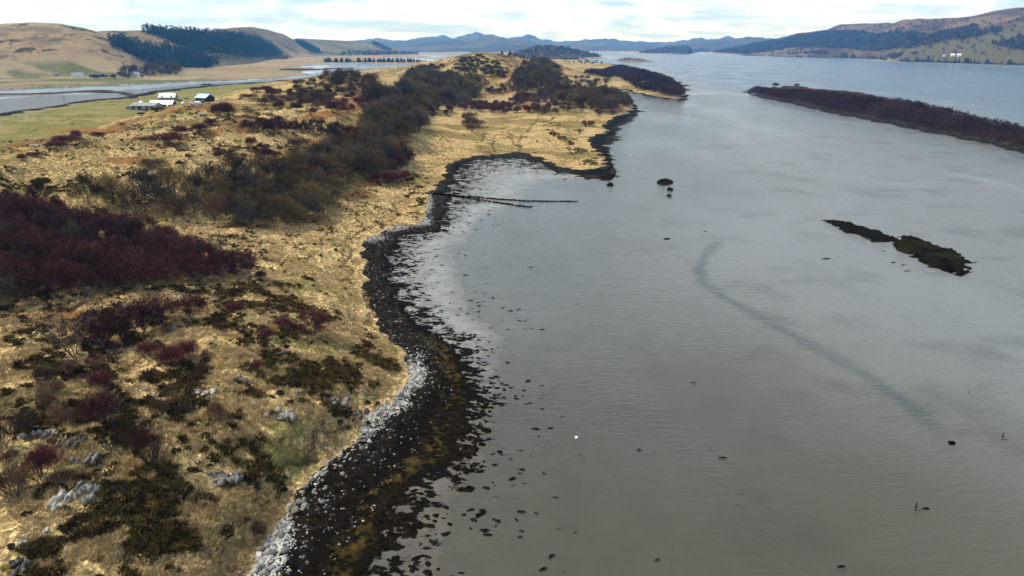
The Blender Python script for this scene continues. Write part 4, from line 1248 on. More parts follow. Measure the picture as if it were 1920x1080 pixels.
# the maroon hedge on the middle ridge
for x, y, z, px, py in scatter([(455, 246), (520, 248), (600, 252), (670, 270), (740, 290), (745, 282), (700, 262), (630, 244), (540, 236), (455, 238)], 3.2, 62, 20):
    put('birch_tree', BIRCH, 'bare maroon birch in the long hedge across the middle ridge', 'birch', x, y, z, 4.4, 'birches of the long maroon hedge', proto_h=7.2, wide=1.15)
for poly, sp_, nm, sd_, protos, ph, h_, lb, grp in [
    ([(885, 200), (950, 200), (972, 214), (930, 214), (890, 210)], 5.0, 34, 21, B_RED + B_BRN[:1], 2.6, 5.6, 'dark maroon scrub in the thicket in the middle of the far straw flat', 'scrub of the maroon thicket'),
    ([(870, 222), (888, 222), (893, 240), (886, 249), (870, 248)], 5.0, 9, 22, B_BRN, 2.2, 5.0, 'dark brown bush in the short row running down the far straw flat', 'bushes of the row on the flat'),
    ([(985, 212), (1022, 214), (1022, 208), (990, 207)], 4.5, 10, 23, B_BRN + B_RED[:1], 2.2, 4.8, 'dark bush in the low row right of the maroon thicket', 'bushes right of the thicket'),
    ([(968, 193), (1008, 192), (1000, 183), (975, 183)], 5.5, 16, 24, B_BRN + B_RED, 2.2, 6.0, 'rounded red brown bush on the bracken mound of the far flat', 'bushes of the bracken mound'),
    ([(905, 177), (945, 178), (945, 175), (905, 174)], 6.0, 6, 25, B_BRN, 2.2, 5.0, 'dark oval bush on the pale strip before the knoll', 'oval bushes before the knoll'),
    ([(860, 135), (905, 140), (945, 148), (950, 140), (930, 118), (900, 106), (870, 112), (850, 128)], 6.5, 85, 26, GORSE, 1.9, 4.2, 'dark olive gorse bush on the left face of the grassy knoll', 'gorse on the knoll'),
    ([(935, 104), (1000, 118), (985, 100), (945, 97)], 8.0, 18, 27, BROWN + BIRCH[:2], 7.0, 6.0, 'bare dark tree on the skyline of the grassy knoll', 'trees along the top of the knoll'),
    ([(1040, 150), (1075, 160), (1140, 158), (1140, 152), (1080, 148)], 14.0, 16, 28, B_BRN, 2.2, 6.0, 'dark scrub patch on the pale marsh behind the knoll', 'scrub on the marsh behind the knoll'),
    ([(1060, 118), (1130, 121), (1130, 117), (1060, 115)], 22.0, 14, 29, B_BRN + GORSE[:1], 2.2, 7.0, 'grey green scrub at the far edge of the pale marsh', 'scrub at the far marsh edge'),
    ([(690, 260), (740, 262), (745, 248), (700, 246)], 5, 8, 30, B_RED, 2.6, 4.0, 'reddish bush at the lower edge of the middle ridge trees', 'bushes at the middle ridge foot'),
    ([(700, 345), (760, 345), (765, 330), (745, 336)], 3.5, 12, 31, B_RED, 2.6, 4.2, 'maroon bush at the seaward foot of the second tree clump', 'bushes at the second clump foot'),
    ([(765, 138), (830, 131), (830, 124), (775, 131)], 10.0, 14, 32, GORSE + B_BRN[:1], 1.9, 5.0, 'dark gorse on the low rise left of the knoll', 'gorse left of the knoll'),
    ([(512, 195), (600, 185), (605, 176), (520, 186)], 6.5, 16, 33, B_BRN + B_RED[:1] + GORSE[:1], 2.2, 4.0, 'dark brown bush scattered below the ridge top', 'bushes below the ridge top'),
    ([(480, 205), (560, 215), (640, 225), (690, 200), (690, 165), (620, 150), (560, 160), (500, 180)], 9.0, 60, 50, B_BRN + B_RED[:1] + GORSE[:1], 2.2, 4.2, 'dark brown bush scattered over the middle ridge behind the hedge', 'bushes over the middle ridge'),
    ([(700, 240), (800, 225), (900, 205), (880, 185), (790, 190), (720, 200)], 8.0, 55, 51, B_BRN + B_RED[:1], 2.2, 4.6, 'russet brown bush on the slope between ridge and valley', 'bushes between ridge and valley'),
    ([(950, 205), (1060, 215), (1150, 218), (1140, 190), (1050, 170), (970, 180)], 9.0, 55, 52, B_BRN + B_RED[:1], 2.2, 4.6, 'brown bush on the rough ground round the wooded point', 'bushes round the wooded point'),
    ([(250, 335), (420, 300), (560, 300), (560, 270), (420, 285), (240, 320)], 7.0, 26, 53, B_BRN + B_RED[:1], 2.2, 2.2, 'low brown bush on the slope behind the oak belt', 'bushes behind the oak belt'),
    ([(610, 212), (700, 206), (690, 186), (640, 196)], 9.0, 9, 34, B_RED + B_BRN, 2.4, 3.0, 'small maroon bush on the rusty bracken slope', 'bushes on the rusty bracken slope'),
    ([(1095, 236), (1112, 240), (1112, 234), (1095, 231)], 4.0, 5, 35, B_BRN, 2.2, 3.0, 'dark low bush on the headland by the weedy shore', 'bushes on the headland'),
    ([(60, 352), (84, 352), (82, 344), (58, 345)], 2.0, 4, 36, GORSE, 1.9, 2.0, 'dark gorse clump at the top edge of the maroon wood', 'gorse above the maroon wood'),
    ([(175, 150), (212, 150), (330, 141), (325, 136), (270, 138)], 26.0, 16, 37, B_BRN, 2.2, 8.0, 'grey brown hedge tree between the two far white houses', 'hedge trees by the far white houses'),
    ([(235, 146), (345, 140), (330, 134), (245, 139)], 14.0, 22, 38, B_BRN + BROWN, 2.9, 10.0, 'grey brown garden tree round the far white house under the hill', 'trees round the far white house'),
]:
    nmk = 'gorse_bush' if 'gorse' in lb else ('bare_tree' if 'tree' in lb else 'scrub_bush')
    for x, y, z, px, py in scatter(poly, sp_, nm, sd_, 4000):
        put(nmk, protos, lb, 'gorse' if 'gorse' in lb else ('tree' if 'tree' in lb else 'scrub'), x, y, z, h_, grp, proto_h=ph, hv=0.25)

# conifers on the spit across the lagoon and the lowest, nearest rank of the plantation
for x, y, z, px, py in scatter([(608, 117.6), (806, 117.8), (806, 116.6), (700, 116), (608, 115.8)], 9.0, 130, 40, 5000):
    if math.hypot(x, y) < 1300:
        continue
    put('conifer', CONI, 'dark conifer in the row on the spit across the lagoon', 'conifer', x, y, z, 11.5, 'conifer row on the spit', proto_h=15, hv=0.45, wide=2.0)
PLANT = [(205, 78), (245, 84), (290, 92), (335, 94), (372, 101), (398, 112), (412, 121), (388, 128), (345, 127), (310, 126), (280, 118), (245, 103), (212, 90)]
PLANT2 = [(262, 60), (330, 63), (400, 66), (460, 72), (500, 82), (520, 95), (532, 108), (470, 108), (410, 103), (372, 98), (330, 84), (290, 68)]
PLANT3 = [(553, 78), (575, 84), (600, 98), (600, 101), (585, 98), (562, 86)]
for x, y, z, px, py in scatter([(318, 127.5), (345, 128.5), (385, 129), (405, 124), (395, 121), (350, 123), (310, 122), (285, 117), (280, 119)], 13.0, 60, 41, 4000):
    put('conifer', CONI, 'tall dark conifer in the front rank of the hillside plantation', 'conifer', x, y, z, 22.0, 'front rank of the plantation', proto_h=15, hv=0.25, wide=0.75)


def forest(name, polys, spacing, nmax, seed, mk, mat, hlo, hhi, tries=60000, keep=None):
    """a far wood that reads as one mass: one object"""
    rng = np.random.default_rng(seed)
    VV, TT, o = [], [], 0
    protos = [mk(np.random.default_rng(seed + 50 + q)) for q in range(4)]
    for poly in polys:
        for x, y, z, px, py in scatter(poly, spacing, nmax, seed + len(VV), tries):
            if keep is not None and not keep(x, y):
                continue
            V, T = protos[rng.integers(0, 4)]
            a, s_ = rng.uniform(0, 6.28), rng.uniform(hlo, hhi)
            ca, sa = math.cos(a), math.sin(a)
            wv = s_ * rng.uniform(0.9, 1.2)
            VV.append(np.stack([(V[:, 0] * ca - V[:, 1] * sa) * wv + x, (V[:, 0] * sa + V[:, 1] * ca) * wv + y, V[:, 2] * s_ + z], 1))
            TT.append(T + o)
            o += len(V)
    if VV:
        return link(name, fast_mesh(name, np.concatenate(VV), None, np.concatenate(TT), mat=mat), kind='stuff')


def dome_geo(n, L, w):
    def mk(rng):
        d = unit(rng.normal(size=(n, 3)))
        d[:, 2] = np.abs(d[:, 2])
        lob = 1 + 0.25 * np.sin(d[:, 0] * 5 + rng.uniform(0, 6)) * np.cos(d[:, 1] * 4)
        P_ = d * np.array([0.55, 0.55, 0.72]) * (rng.uniform(0.45, 1, (n, 1)) ** 0.5) * lob[:, None] + np.array([0, 0, 0.26])
        D = unit(d + rng.normal(size=(n, 3)) * 0.5)
        return slivers(rng, P_ - D * L * 0.4, D, L * rng.uniform(0.6, 1.2, n), w)
    return mk


def spruce_geo(n, w):
    def mk(rng):
        V, T = conifer_geo(rng, 1.0, 0.36, n, w)
        return V, T
    return mk


forest('plantation', [PLANT, PLANT2, PLANT3], 8.6, 3600, 60, spruce_geo(46, 0.05), M['conifer'], 15, 24)
forest('larch_wood', [[(215, 84), (290, 96), (340, 98), (400, 115), (400, 124), (320, 126), (250, 104)], [(300, 66), (400, 72), (480, 84), (520, 104), (420, 104), (340, 84)], [(395, 112), (420, 108), (470, 108), (540, 111), (535, 113.5), (470, 113), (410, 119)], [(340, 100), (375, 100), (405, 116), (392, 121), (350, 108)]], 19, 260, 61, dome_geo(40, 0.3, 0.05), M['larch'], 13, 19)
# the two wooded islands off the point
forest('island_birchwood', [ISLE],
       2.7, 3600, 62, dome_geo(110, 0.20, 0.05), M['island_twig'], 3.9, 5.2, keep=lambda x, y: ground(x, y, sI) > 4.5)
forest('point_birchwood', [[(1190, 166), (1210, 171), (1250, 180), (1275, 183), (1279, 176), (1272, 166), (1255, 152), (1225, 142), (1190, 132), (1165, 126), (1145, 130), (1120, 140), (1140, 150), (1150, 142), (1170, 150)], [(1098, 140), (1135, 142), (1135, 137), (1098, 136)]],
       4.6, 1700, 63, dome_geo(110, 0.30, 0.036), M['island_twig'], 5.5, 8.0)
forest('islet_scrub', [[(1162, 113.6), (1200, 114.6), (1200, 112), (1175, 111)]], 14, 60, 64, dome_geo(40, 0.34, 0.06), M['conifer'], 7, 12)
# woods along the far right shore and on the low headlands
W8 = [[(1335, 98.5), (1380, 89), (1440, 79), (1500, 67), (1550, 61), (1600, 60), (1640, 66), (1690, 64), (1740, 68), (1800, 55), (1828, 52), (1826, 62), (1760, 82), (1700, 92), (1640, 98), (1580, 92), (1520, 90), (1470, 92), (1440, 98), (1400, 102)],
      [(1470, 104), (1520, 100), (1580, 102), (1620, 106), (1600, 108.4), (1500, 106.6)], [(1665, 108), (1720, 104), (1760, 108), (1800, 115), (1770, 116.5), (1700, 114.5), (1668, 112)],
      [(1860, 82), (1920, 74), (1990, 80), (2060, 96), (1990, 100), (1920, 96), (1870, 90)], [(1800, 115), (1830, 112), (1850, 116), (1920, 116), (1990, 122), (1990, 124), (1920, 120.5), (1810, 118)], [(1780, 68), (1860, 56), (1880, 60), (1800, 76)]]
forest('hillside_woodland', W8, 17, 3600, 65, dome_geo(40, 0.45, 0.10), M['larch_dark'], 13, 21, 30000, keep=lambda x, y: ground(x, y, sM) > 14)
forest('hillside_scrub', [[(1335, 96), (1450, 80), (1560, 58), (1700, 46), (1860, 34), (1990, 20), (1990, 100), (1700, 110), (1500, 104)]], 40, 900, 67, dome_geo(30, 0.45, 0.10), M['larch_dark'], 5, 14, 20000, keep=lambda x, y: ground(x, y, sM) > 14)
W9 = [[(970, 100), (1010, 90), (1060, 92), (1100, 101), (1128, 108.6), (1060, 109.5), (1000, 109), (965, 108)], [(640, 104.5), (700, 104.6), (745, 101), (700, 98), (650, 99)], [(735, 100), (790, 102), (800, 103), (745, 102)], [(700, 80), (720, 88), (735, 96), (725, 96), (700, 86)],
      [(1198, 100), (1240, 92), (1285, 88), (1290, 98), (1250, 100.8), (1210, 100.4)]]
forest('headland_woodland', W9, 30, 500, 66, dome_geo(40, 0.45, 0.10), M['larch_dark'], 13, 19, 20000, keep=lambda x, y: ground(x, y, sM) > 14)

# ------------------------------------------------------------------ stone: outcrops, boulders, skerries, dykes


def hull(rng, size, n=14):
    bm = bmesh.new()
    for _ in range(n):
        v = rng.normal(size=3)
        v = v / np.linalg.norm(v) * np.array(size) * rng.uniform(0.75, 1.05)
        bm.verts.new(v)
    bmesh.ops.convex_hull(bm, input=bm.verts)
    bmesh.ops.delete(bm, geom=[v for v in bm.verts if not v.link_faces], context='VERTS')
    bm.verts.index_update()
    V = np.array([v.co[:] for v in bm.verts])
    T = np.array([[v.index for v in f.verts] for f in bm.faces if len(f.verts) == 3])
    bm.free()
    return V, T


def slab_rock(name, seed, L, Wd, H, n, mat, strike=-0.6, dip=0.6, axis=None):
    """upstanding beds of schist: many tilted slabs in one outcrop"""
    rng = np.random.default_rng(seed)
    VV, TT, o = [], [], 0
    for q in range(n):
        s = np.array([L * 0.5 / math.sqrt(n) * rng.uniform(0.6, 1.3), Wd * 0.16 * rng.uniform(0.5, 1.2), H * rng.uniform(0.5, 1.05)])
        V, T = hull(rng, s, 13)
        d = dip + rng.normal() * 0.15
        cd, sd_ = math.cos(d), math.sin(d)
        V = np.stack([V[:, 0], V[:, 1] * cd + V[:, 2] * sd_, -V[:, 1] * sd_ + V[:, 2] * cd], 1)
        a = strike + rng.normal() * 0.2
        ca, sa = math.cos(a), math.sin(a)
        V = np.stack([V[:, 0] * ca - V[:, 1] * sa, V[:, 0] * sa + V[:, 1] * ca, V[:, 2]], 1)
        V = V + np.array([rng.uniform(-0.5, 0.5) * L * 0.85, rng.uniform(-0.5, 0.5) * Wd * 0.7, -0.1 * H])
        VV.append(V)
        TT.append(T + o)
        o += len(V)
    return fast_mesh(name, np.concatenate(VV), None, np.concatenate(TT), mat=mat)


def rock(name, me, label, cat, loc, rotz=0.0, scale=(1, 1, 1), group=None):
    o = link(name, me)
    o.location, o.rotation_euler, o.scale = loc, (0, 0, rotz), scale
    o['label'], o['category'] = label, cat
    if group:
        o['group'] = group
    return o


OUT = [(78, 808, 60, 20, 'rock', 'dark grey rock ridge with pale lichen at the far left'), (130, 828, 50, 22, 'rock', 'grey rib of rock right of the far left rock ridge'), (176, 824, 34, 16, 'rock', 'small broken rock rib beside the grey rib'),
       (161, 858, 44, 22, 'rock', 'dark mossy rock with one white streak below the grey ribs'), (373, 735, 62, 15, 'pale_rock', 'row of bright white slabs on the dark heath'), (345, 762, 62, 20, 'rock', 'dark overhung ledge just below the row of white slabs'),
       (264, 732, 14, 10, 'pale_rock', 'single small white rock on the dark heath left of the slabs'), (290, 745, 24, 14, 'rock', 'small dark rock left of the white slabs'), (456, 714, 50, 12, 'rock', 'thin pale rock rib slanting across the brown heath'),
       (519, 778, 84, 24, 'rock', 'broad grey slab of bedded rock in the middle of the heath'), (470, 757, 30, 12, 'pale_rock', 'white topped rib at the left end of the broad grey slab'), (415, 897, 78, 26, 'rock', 'wide grey scree slab among heather above the bank'),
       (106, 945, 26, 38, 'pale_rock', 'narrow pale upright rock near the lower left'), (156, 930, 50, 40, 'rock', 'largest pale grey boulder split by dark cracks near the lower left'), (39, 1015, 24, 18, 'pale_rock', 'small pale rock in moss by the left edge'),
       (83, 995, 20, 12, 'pale_rock', 'little white rock in heather right of the left edge moss'), (28, 1066, 40, 26, 'rock', 'grey leaning rock in the bottom left corner'), (622, 752, 70, 20, 'rock', 'streaked rib of rock above the white shore'),
       (415, 610, 30, 10, 'rock', 'small grey rock on the mossy rise below the wood'), (513, 662, 50, 12, 'rock', 'pale broken rib near the lone shore birch'), (498, 584, 40, 9, 'rock', 'low grey slab in brown heath behind the lone shore birch'),
       (327, 558, 32, 9, 'pale_rock', 'bright white rock at the wood edge'), (395, 556, 40, 10, 'rock', 'grey rock under the wood front edge'), (436, 1070, 40, 12, 'rock', 'low grey rock at the bottom edge beside the shingle'),
       (545, 735, 50, 14, 'rock', 'thin grey rib on the heath above the broad slab'), (665, 775, 60, 24, 'rock', 'dark ribbed crag above the white shore'), (720, 762, 50, 22, 'pale_rock', 'bleached crag where the white shore bends'), (760, 735, 30, 30, 'pale_rock', 'whitest shore crag at the point of the bend'),
       (607, 838, 26, 12, 'pale_rock', 'pale rounded boulder alone in the straw above the shingle'), (375, 214, 24, 8, 'pale_rock', 'pale crag face on the ridge in front of the farm'), (355, 219, 22, 8, 'rock', 'grey crag left of the pale crag face'),
       (515, 208, 30, 8, 'rock', 'grey crag under the ridge top bushes'), (455, 282, 18, 7, 'pale_rock', 'pale stones on the mossy knoll behind the oak belt'), (22, 362, 18, 8, 'pale_rock', 'white rock at the top of the maroon wood'),
       (72, 272, 30, 8, 'pale_rock', 'pale bare patch of stones on the left pasture rise'), (412, 186, 10, 5, 'pale_rock', 'white boulder right of the blue roofed shed'),
       (1160, 212, 40, 8, 'rock', 'grey rock platform below the wooded point'), (1135, 250, 24, 8, 'rock', 'grey rocks at the edge of the headland shore'), (1270, 187, 36, 7, 'rock', 'pale grey cliff at the tip of the far wooded point'), (1240, 184, 34, 5, 'rock', 'low grey rocks along the foot of the far wooded point'),
       (1285, 178, 14, 5, 'rock', 'outermost rock off the far wooded point'), (1288, 168, 12, 4, 'rock', 'small rock behind the outermost rock of the far point'), (1415, 176, 16, 5, 'rock', 'rock at the left tip of the long wooded island')]
for q, (px, py, wp_, hp_, mt, lb) in enumerate(OUT):
    x, y, z = pick(px, py)
    wm_, hm_ = px_size(x, y, z, wp_), px_size(x, y, z, hp_)
    n_s = max(4, min(26, int(wp_ * hp_ / 55)))
    me = slab_rock('rock_outcrop', 500 + q, wm_ * 0.95, max(0.7, hm_ * 1.7), max(0.22, hm_ * 0.42), n_s, M[mt], -0.25)
    rock('rock_outcrop', me, lb, 'rock', (x, y, z))

# pale boulders and stones along the top of the shore
STN = []
for q in range(6):
    rng = np.random.default_rng(700 + q)
    V, T = hull(rng, (0.5, 0.4, 0.3), 18)
    STN.append(fast_mesh('shore_stone', V, None, T, mat=M['pale_rock'] if q < 4 else M['rock']))
bank = [(482, 1075), (497, 1030), (528, 990), (552, 952), (571, 910), (600, 885), (639, 853), (673, 826), (692, 800), (700, 786), (730, 770), (752, 745), (776, 720), (782, 698), (772, 670)]
rs = random.Random(17)
ns = 0
while ns < 260:
    u = rs.random() ** 1.25 * (len(bank) - 1.001)
    i = int(u)
    f = u - i
    bx, by = bank[i][0] * (1 - f) + bank[i + 1][0] * f, bank[i][1] * (1 - f) + bank[i + 1][1] * f
    px = bx + abs(rs.gauss(0, 1)) * (26 if by > 900 else 15) - 5 - max(0, (by - 1000) * 0.1)
    x, y, z = pick(px, by + rs.gauss(0, 6))
    s = rs.choice([0.35, 0.45, 0.55, 0.7, 0.95, 1.3]) * rs.uniform(0.8, 1.2)
    rock('shore_stone', STN[rs.randrange(6)], 'pale boulder on the upper shore between the straw bank and the dark weed', 'stone', (x, y, z + 0.02 * s), rs.uniform(0, 6.28), (s, s, s * rs.uniform(0.7, 1.1)), 'pale stones along the upper shore')
    ns += 1
# shingle: uncountable small bleached stones
rng = np.random.default_rng(77)
VV, TT, o = [], [], 0
protos = [hull(np.random.default_rng(800 + q), (0.14, 0.11, 0.09), 10) for q in range(5)]
i0, i1 = int(np.searchsorted(RR, 50)), int(np.searchsorted(RR, 330))
j0, j1 = int(np.searchsorted(AZ, R(-30))), int(np.searchsorted(AZ, R(-2)))
cnt = 0
while cnt < 4500:
    u = rng.uniform(math.log(52), math.log(260))
    i = int(np.searchsorted(RR, math.exp(u)))
    j = int(rng.integers(j0, j1))
    t_ = tid[i, j]
    if not 0.5 < t_ < 1.05:
        continue
    pr = 0.008 + 0.55 * white[i, j] * sstep(t_, 0.80, 0.92)
    if rng.random() > pr:
        continue
    V, T = protos[rng.integers(0, 5)]
    s = rng.uniform(0.5, 1.9) * (1 if t_ > 0.8 else 0.8)
    a = rng.uniform(0, 6.28)
    ca, sa = math.cos(a), math.sin(a)
    jx, jy = X[i, j] + rng.normal() * 0.12, Y[i, j] + rng.normal() * 0.12
    VV.append(np.stack([(V[:, 0] * ca - V[:, 1] * sa) * s + jx, (V[:, 0] * sa + V[:, 1] * ca) * s + jy, V[:, 2] * s + ground(jx, jy)], 1))
    TT.append(T + o)
    o += len(V)
    cnt += 1
link('shingle', fast_mesh('shingle', np.concatenate(VV), None, np.concatenate(TT), mat=plain('bleached_pebbles', (0.14, 0.135, 0.125), (0.56, 0.55, 0.52), 1.7, 0.85, 0, objspace=False)), kind='stuff')

# knotted wrack: lumps of weed on the sand and in the shallows
rng = np.random.default_rng(78)
VV, TT, o = [], [], 0
lumps = []
for q in range(8):
    r8 = np.random.default_rng(820 + q)
    m_ = 11
    ang = np.arange(m_) * 6.283 / m_
    rad = r8.uniform(0.55, 1.15, m_)
    V = np.concatenate([[[0, 0, 0.18]], np.stack([np.cos(ang) * rad * 0.55, np.sin(ang) * rad * 0.55, np.full(m_, 0.15) + r8.uniform(-.06, .05, m_)], 1), np.stack([np.cos(ang) * rad, np.sin(ang) * rad, np.full(m_, -0.04)], 1)])
    T = [(0, 1 + k_, 1 + (k_ + 1) % m_) for k_ in range(m_)]
    for k_ in range(m_):
        a_, b_ = 1 + k_, 1 + (k_ + 1) % m_
        T += [(a_, a_ + m_, b_ + m_), (a_, b_ + m_, b_)]
    lumps.append((V, np.array(T)))
cnt = 0
cl_n = fbm(X[:i1] / 7, Y[:i1] / 4, 4, 207)
while cnt < 2600:
    u = rng.uniform(math.log(45), math.log(320))
    i = int(np.searchsorted(RR, math.exp(u)))
    j = int(rng.integers(j0, j1 + 60))
    if i >= i1:
        continue
    t_ = tid[i, j]
    off_ = sW[i, j]
    pr = 0.0
    if 0 < t_ < 0.95:
        pr = 0.8 * sstep(t_ - wcen[i, j], -0.55, -0.02) * sstep(cl_n[i, j], 0.42, 0.6) + 0.03
    elif -26 < off_ <= 0:
        pr = 0.10 * math.exp(off_ / 7) * sstep(cl_n[i, j], 0.38, 0.55)
    if rng.random() > pr:
        continue
    V, T = lumps[rng.integers(0, 8)]
    s = rng.uniform(0.18, 0.7) * (1.5 if rng.random() < 0.1 else 1)
    a = rng.normal() * 0.6
    ca, sa = math.cos(a), math.sin(a)
    jx, jy = X[i, j] + rng.normal() * 0.3, Y[i, j] + rng.normal() * 0.3
    sy = s * rng.uniform(0.45, 0.9)
    VV.append(np.stack([V[:, 0] * ca * s - V[:, 1] * sa * sy + jx, V[:, 0] * sa * s + V[:, 1] * ca * sy + jy, V[:, 2] * s * 0.8 + max(ground(jx, jy), -0.06)], 1))
    TT.append(T + o)
    o += len(V)
    cnt += 1
link('seaweed', fast_mesh('seaweed', np.concatenate(VV), None, np.concatenate(TT), mat=plain('bladder_wrack', (0.003, 0.0025, 0.002), (0.014, 0.010, 0.005), 1.2, 0.85, 0, objspace=False, spec=0.0)), kind='stuff')


def islet_mesh(name, poly_px, hmax, edge, mat, seed, step, flat=1.0):
    """a rock awash: its outline at the water, lumpy top, skirt below the surface"""
    P = np.array(pxpoly(poly_px))
    c0 = P.mean(0)
    x0, y0 = P.min(0) - edge
    x1, y1 = P.max(0) + edge
    gx, gy = np.meshgrid(np.arange(x0, x1 + step, step), np.arange(y0, y1 + step, step))
    wx_ = (fbm(gx / 2.2, gy / 2.2, 5, seed, 0.6) - 0.5) * edge * 4.0
    d = sdist(P, gx + wx_, gy + wx_[::-1])
    zz_ = -0.35 + 0.40 * sstep(d, -edge * 0.4, edge * 0.3) + hmax * sstep(d, 0, edge * 2.2) * (0.1 + 1.2 * fbm(gx / 4, gy / 4, 4, seed + 5)) + (fbm(gx / 0.9, gy / 0.9, 3, seed + 9) - 0.45) * 0.8 * sstep(d, -edge * .3, edge)
    zz_ = np.where(zz_ > 0, zz_ * flat, zz_)
    n, m_ = gx.shape
    idx = np.arange(n * m_).reshape(n, m_)
    Q = np.stack([idx[:-1, :-1], idx[:-1, 1:], idx[1:, 1:], idx[1:, :-1]], -1).reshape(-1, 4)
    kq = d > -edge * 0.6
    kq = (kq[:-1, :-1] & kq[:-1, 1:] & kq[1:, 1:] & kq[1:, :-1]).reshape(-1)
    V = np.stack([gx - c0[0], gy - c0[1], zz_], -1).reshape(-1, 3)
    return fast_mesh(name, V, Q[kq], None, mat=mat), (c0[0], c0[1], 0)


SKA = [(1540, 414), (1560, 412), (1580, 415), (1598, 421), (1625, 427), (1650, 436), (1676, 446), (1682, 452), (1668, 456), (1640, 455), (1622, 447), (1600, 441), (1580, 434), (1574, 428), (1555, 421)]
SKB = [(1672, 452), (1700, 441), (1716, 447), (1760, 463), (1800, 479), (1829, 494), (1813, 500), (1817, 508), (1800, 516), (1770, 510), (1740, 497), (1712, 484), (1690, 472), (1664, 461)]
for poly, hm_, eg, mt, sd_, st_, lb in [(SKA, 0.9, 1.2, 'weed_rock', 21, 0.35, 'long black weed covered skerry, the left half of the pair in open water'), (SKB, 1.5, 1.4, 'moss_rock', 22, 0.35, 'broad skerry with olive moss on top, the right half of the pair')]:
    me, lc = islet_mesh('skerry', poly, hm_, eg, M[mt], sd_, st_)
    rock('skerry', me, lb, 'skerry', lc)


def oval(px, py, w_, h_, n=10):
    return [(px + w_ * 0.5 * math.cos(a * 6.283 / n), py + h_ * 0.5 * math.sin(a * 6.283 / n)) for a in range(n)]


for px, py, w_, h_, lb in [(1247, 342, 34, 10, 'largest flat black rock off the cove mouth'), (1256, 355, 13, 5, 'small black rock just below the largest flat rock'), (1254, 367, 11, 5, 'small black rock lowest of the three off the cove mouth'),
                           (1144, 347, 14, 6, 'black rock close under the headland tip'), (1137, 332, 34, 12, 'dark weedy rock joined to the headland tip'), (1550, 485, 22, 4, 'thin line of weed left of the mossy skerry'), (1675, 492, 12, 4, 'tiny weed rock below the mossy skerry'), (1694, 497, 14, 3, 'second tiny weed rock below the mossy skerry'),
                           (1703, 508, 18, 4, 'lowest tiny weed rock below the mossy skerry'), (1656, 471, 9, 3, 'smallest weed rock under the black skerry'), (1250, 448, 16, 5, 'faint dark weed patch barely awash in the middle of the channel'), (1322, 434, 10, 3, 'faint weed speck right of the patch in the channel'),
                           (1817, 735, 8, 3, 'tiny dark weed clump in open water near the right side'), (1198, 843, 12, 4, 'dark weed clump in shallow water right of the shore bend'), (1355, 858, 20, 5, 'dark weed clump in the lower middle of the water'), (1300, 716, 14, 3, 'dark weed streak in the middle of the water'),
                           (1785, 830, 22, 12, 'dark weed patch at the end of the winding channel'), (1578, 1062, 24, 10, 'dark weed clump at the bottom edge of the water'), (1080, 996, 9, 3, 'small weed clump in the shallow brown water'), (1232, 1048, 12, 5, 'weed clump near the bottom edge of the shallows'), (1735, 955, 22, 6, 'weed round the foot of the nearer post')]:
    x, y = at(px, py)
    md = float(math.hypot(x, y))
    st_ = max(0.09, md * 0.0009)
    low_ = py > 430
    me, lc = islet_mesh('weed_rock', oval(px, py, w_ * (0.85 if low_ else 1), h_ * (0.8 if low_ else 1)), 0.3 if md < 250 else 0.6, max(0.25, md * 0.0016), M['weed_rock'], int(px), st_, 0.16 if low_ else 1.0)
    rock('weed_rock', me, lb, 'rock', lc)


def dyke(label, pts, w_, h_, seed):
    """a tumbled line of stones running out from the shore"""
    rng = np.random.default_rng(seed)
    Pw = np.array([at(*p) for p in pts])
    seg = np.linalg.norm(np.diff(Pw, axis=0), axis=1)
    tot = seg.sum()
    VV, TT, o = [], [], 0
    n = int(tot / 0.20)
    for q in range(n):
        s = q / n * tot
        i = int(np.clip(np.searchsorted(np.cumsum(seg), s), 0, len(seg) - 1))
        f = (s - (np.cumsum(seg)[i] - seg[i])) / seg[i]
        p = Pw[i] * (1 - f) + Pw[i + 1] * f
        tp = 1 - 0.6 * q / n
        V, T = hull(rng, np.array([0.5, 0.42, 0.3]) * rng.uniform(0.6, 1.3), 9)
        x, y = p + rng.normal(size=2) * w_ * tp
        VV.append(V + np.array([x, y, max(ground(x, y), -0.15) + 0.1 + rng.uniform(0, h_) * tp]))
        TT.append(T + o)
        o += len(V)
    V = np.concatenate(VV)
    c0 = V.mean(0) * np.array([1, 1, 0])
    rock('stone_dyke', fast_mesh('stone_dyke', V - c0, None, np.concatenate(TT), mat=M['weed_rock']), label, 'dyke', c0)


dyke('longer straight line of weedy stones running out into the water', [(800, 371), (830, 372), (900, 375), (950, 376.5), (1000, 377.5), (1082, 377.6)], 0.4, 0.22, 31)
dyke('shorter curving line of weedy stones below the straight one', [(820, 370), (870, 376), (910, 381), (945, 384), (975, 387), (998, 388.5)], 0.6, 0.22, 32)

# ------------------------------------------------------------------ buildings


class MB:
    def __init__(s):
        s.v, s.f = [], []

    def add(s, V, Fs):
        o = len(s.v)
        s.v += [tuple(p) for p in V]
        s.f += [tuple(i + o for i in f) for f in Fs]
        return s

    def box(s, x0, x1, y0, y1, z0, z1):
        return s.add([(x0, y0, z0), (x1, y0, z0), (x1, y1, z0), (x0, y1, z0), (x0, y0, z1), (x1, y0, z1), (x1, y1, z1), (x0, y1, z1)],
                     [(0, 3, 2, 1), (4, 5, 6, 7), (0, 1, 5, 4), (1, 2, 6, 5), (2, 3, 7, 6), (3, 0, 4, 7)])

    def build(s, name, mat, parent=None):
        me = bpy.data.meshes.new(name)
        me.from_pydata(s.v, [], s.f)
        me.materials.append(mat)
        me.update()
        return link(name, me, parent)


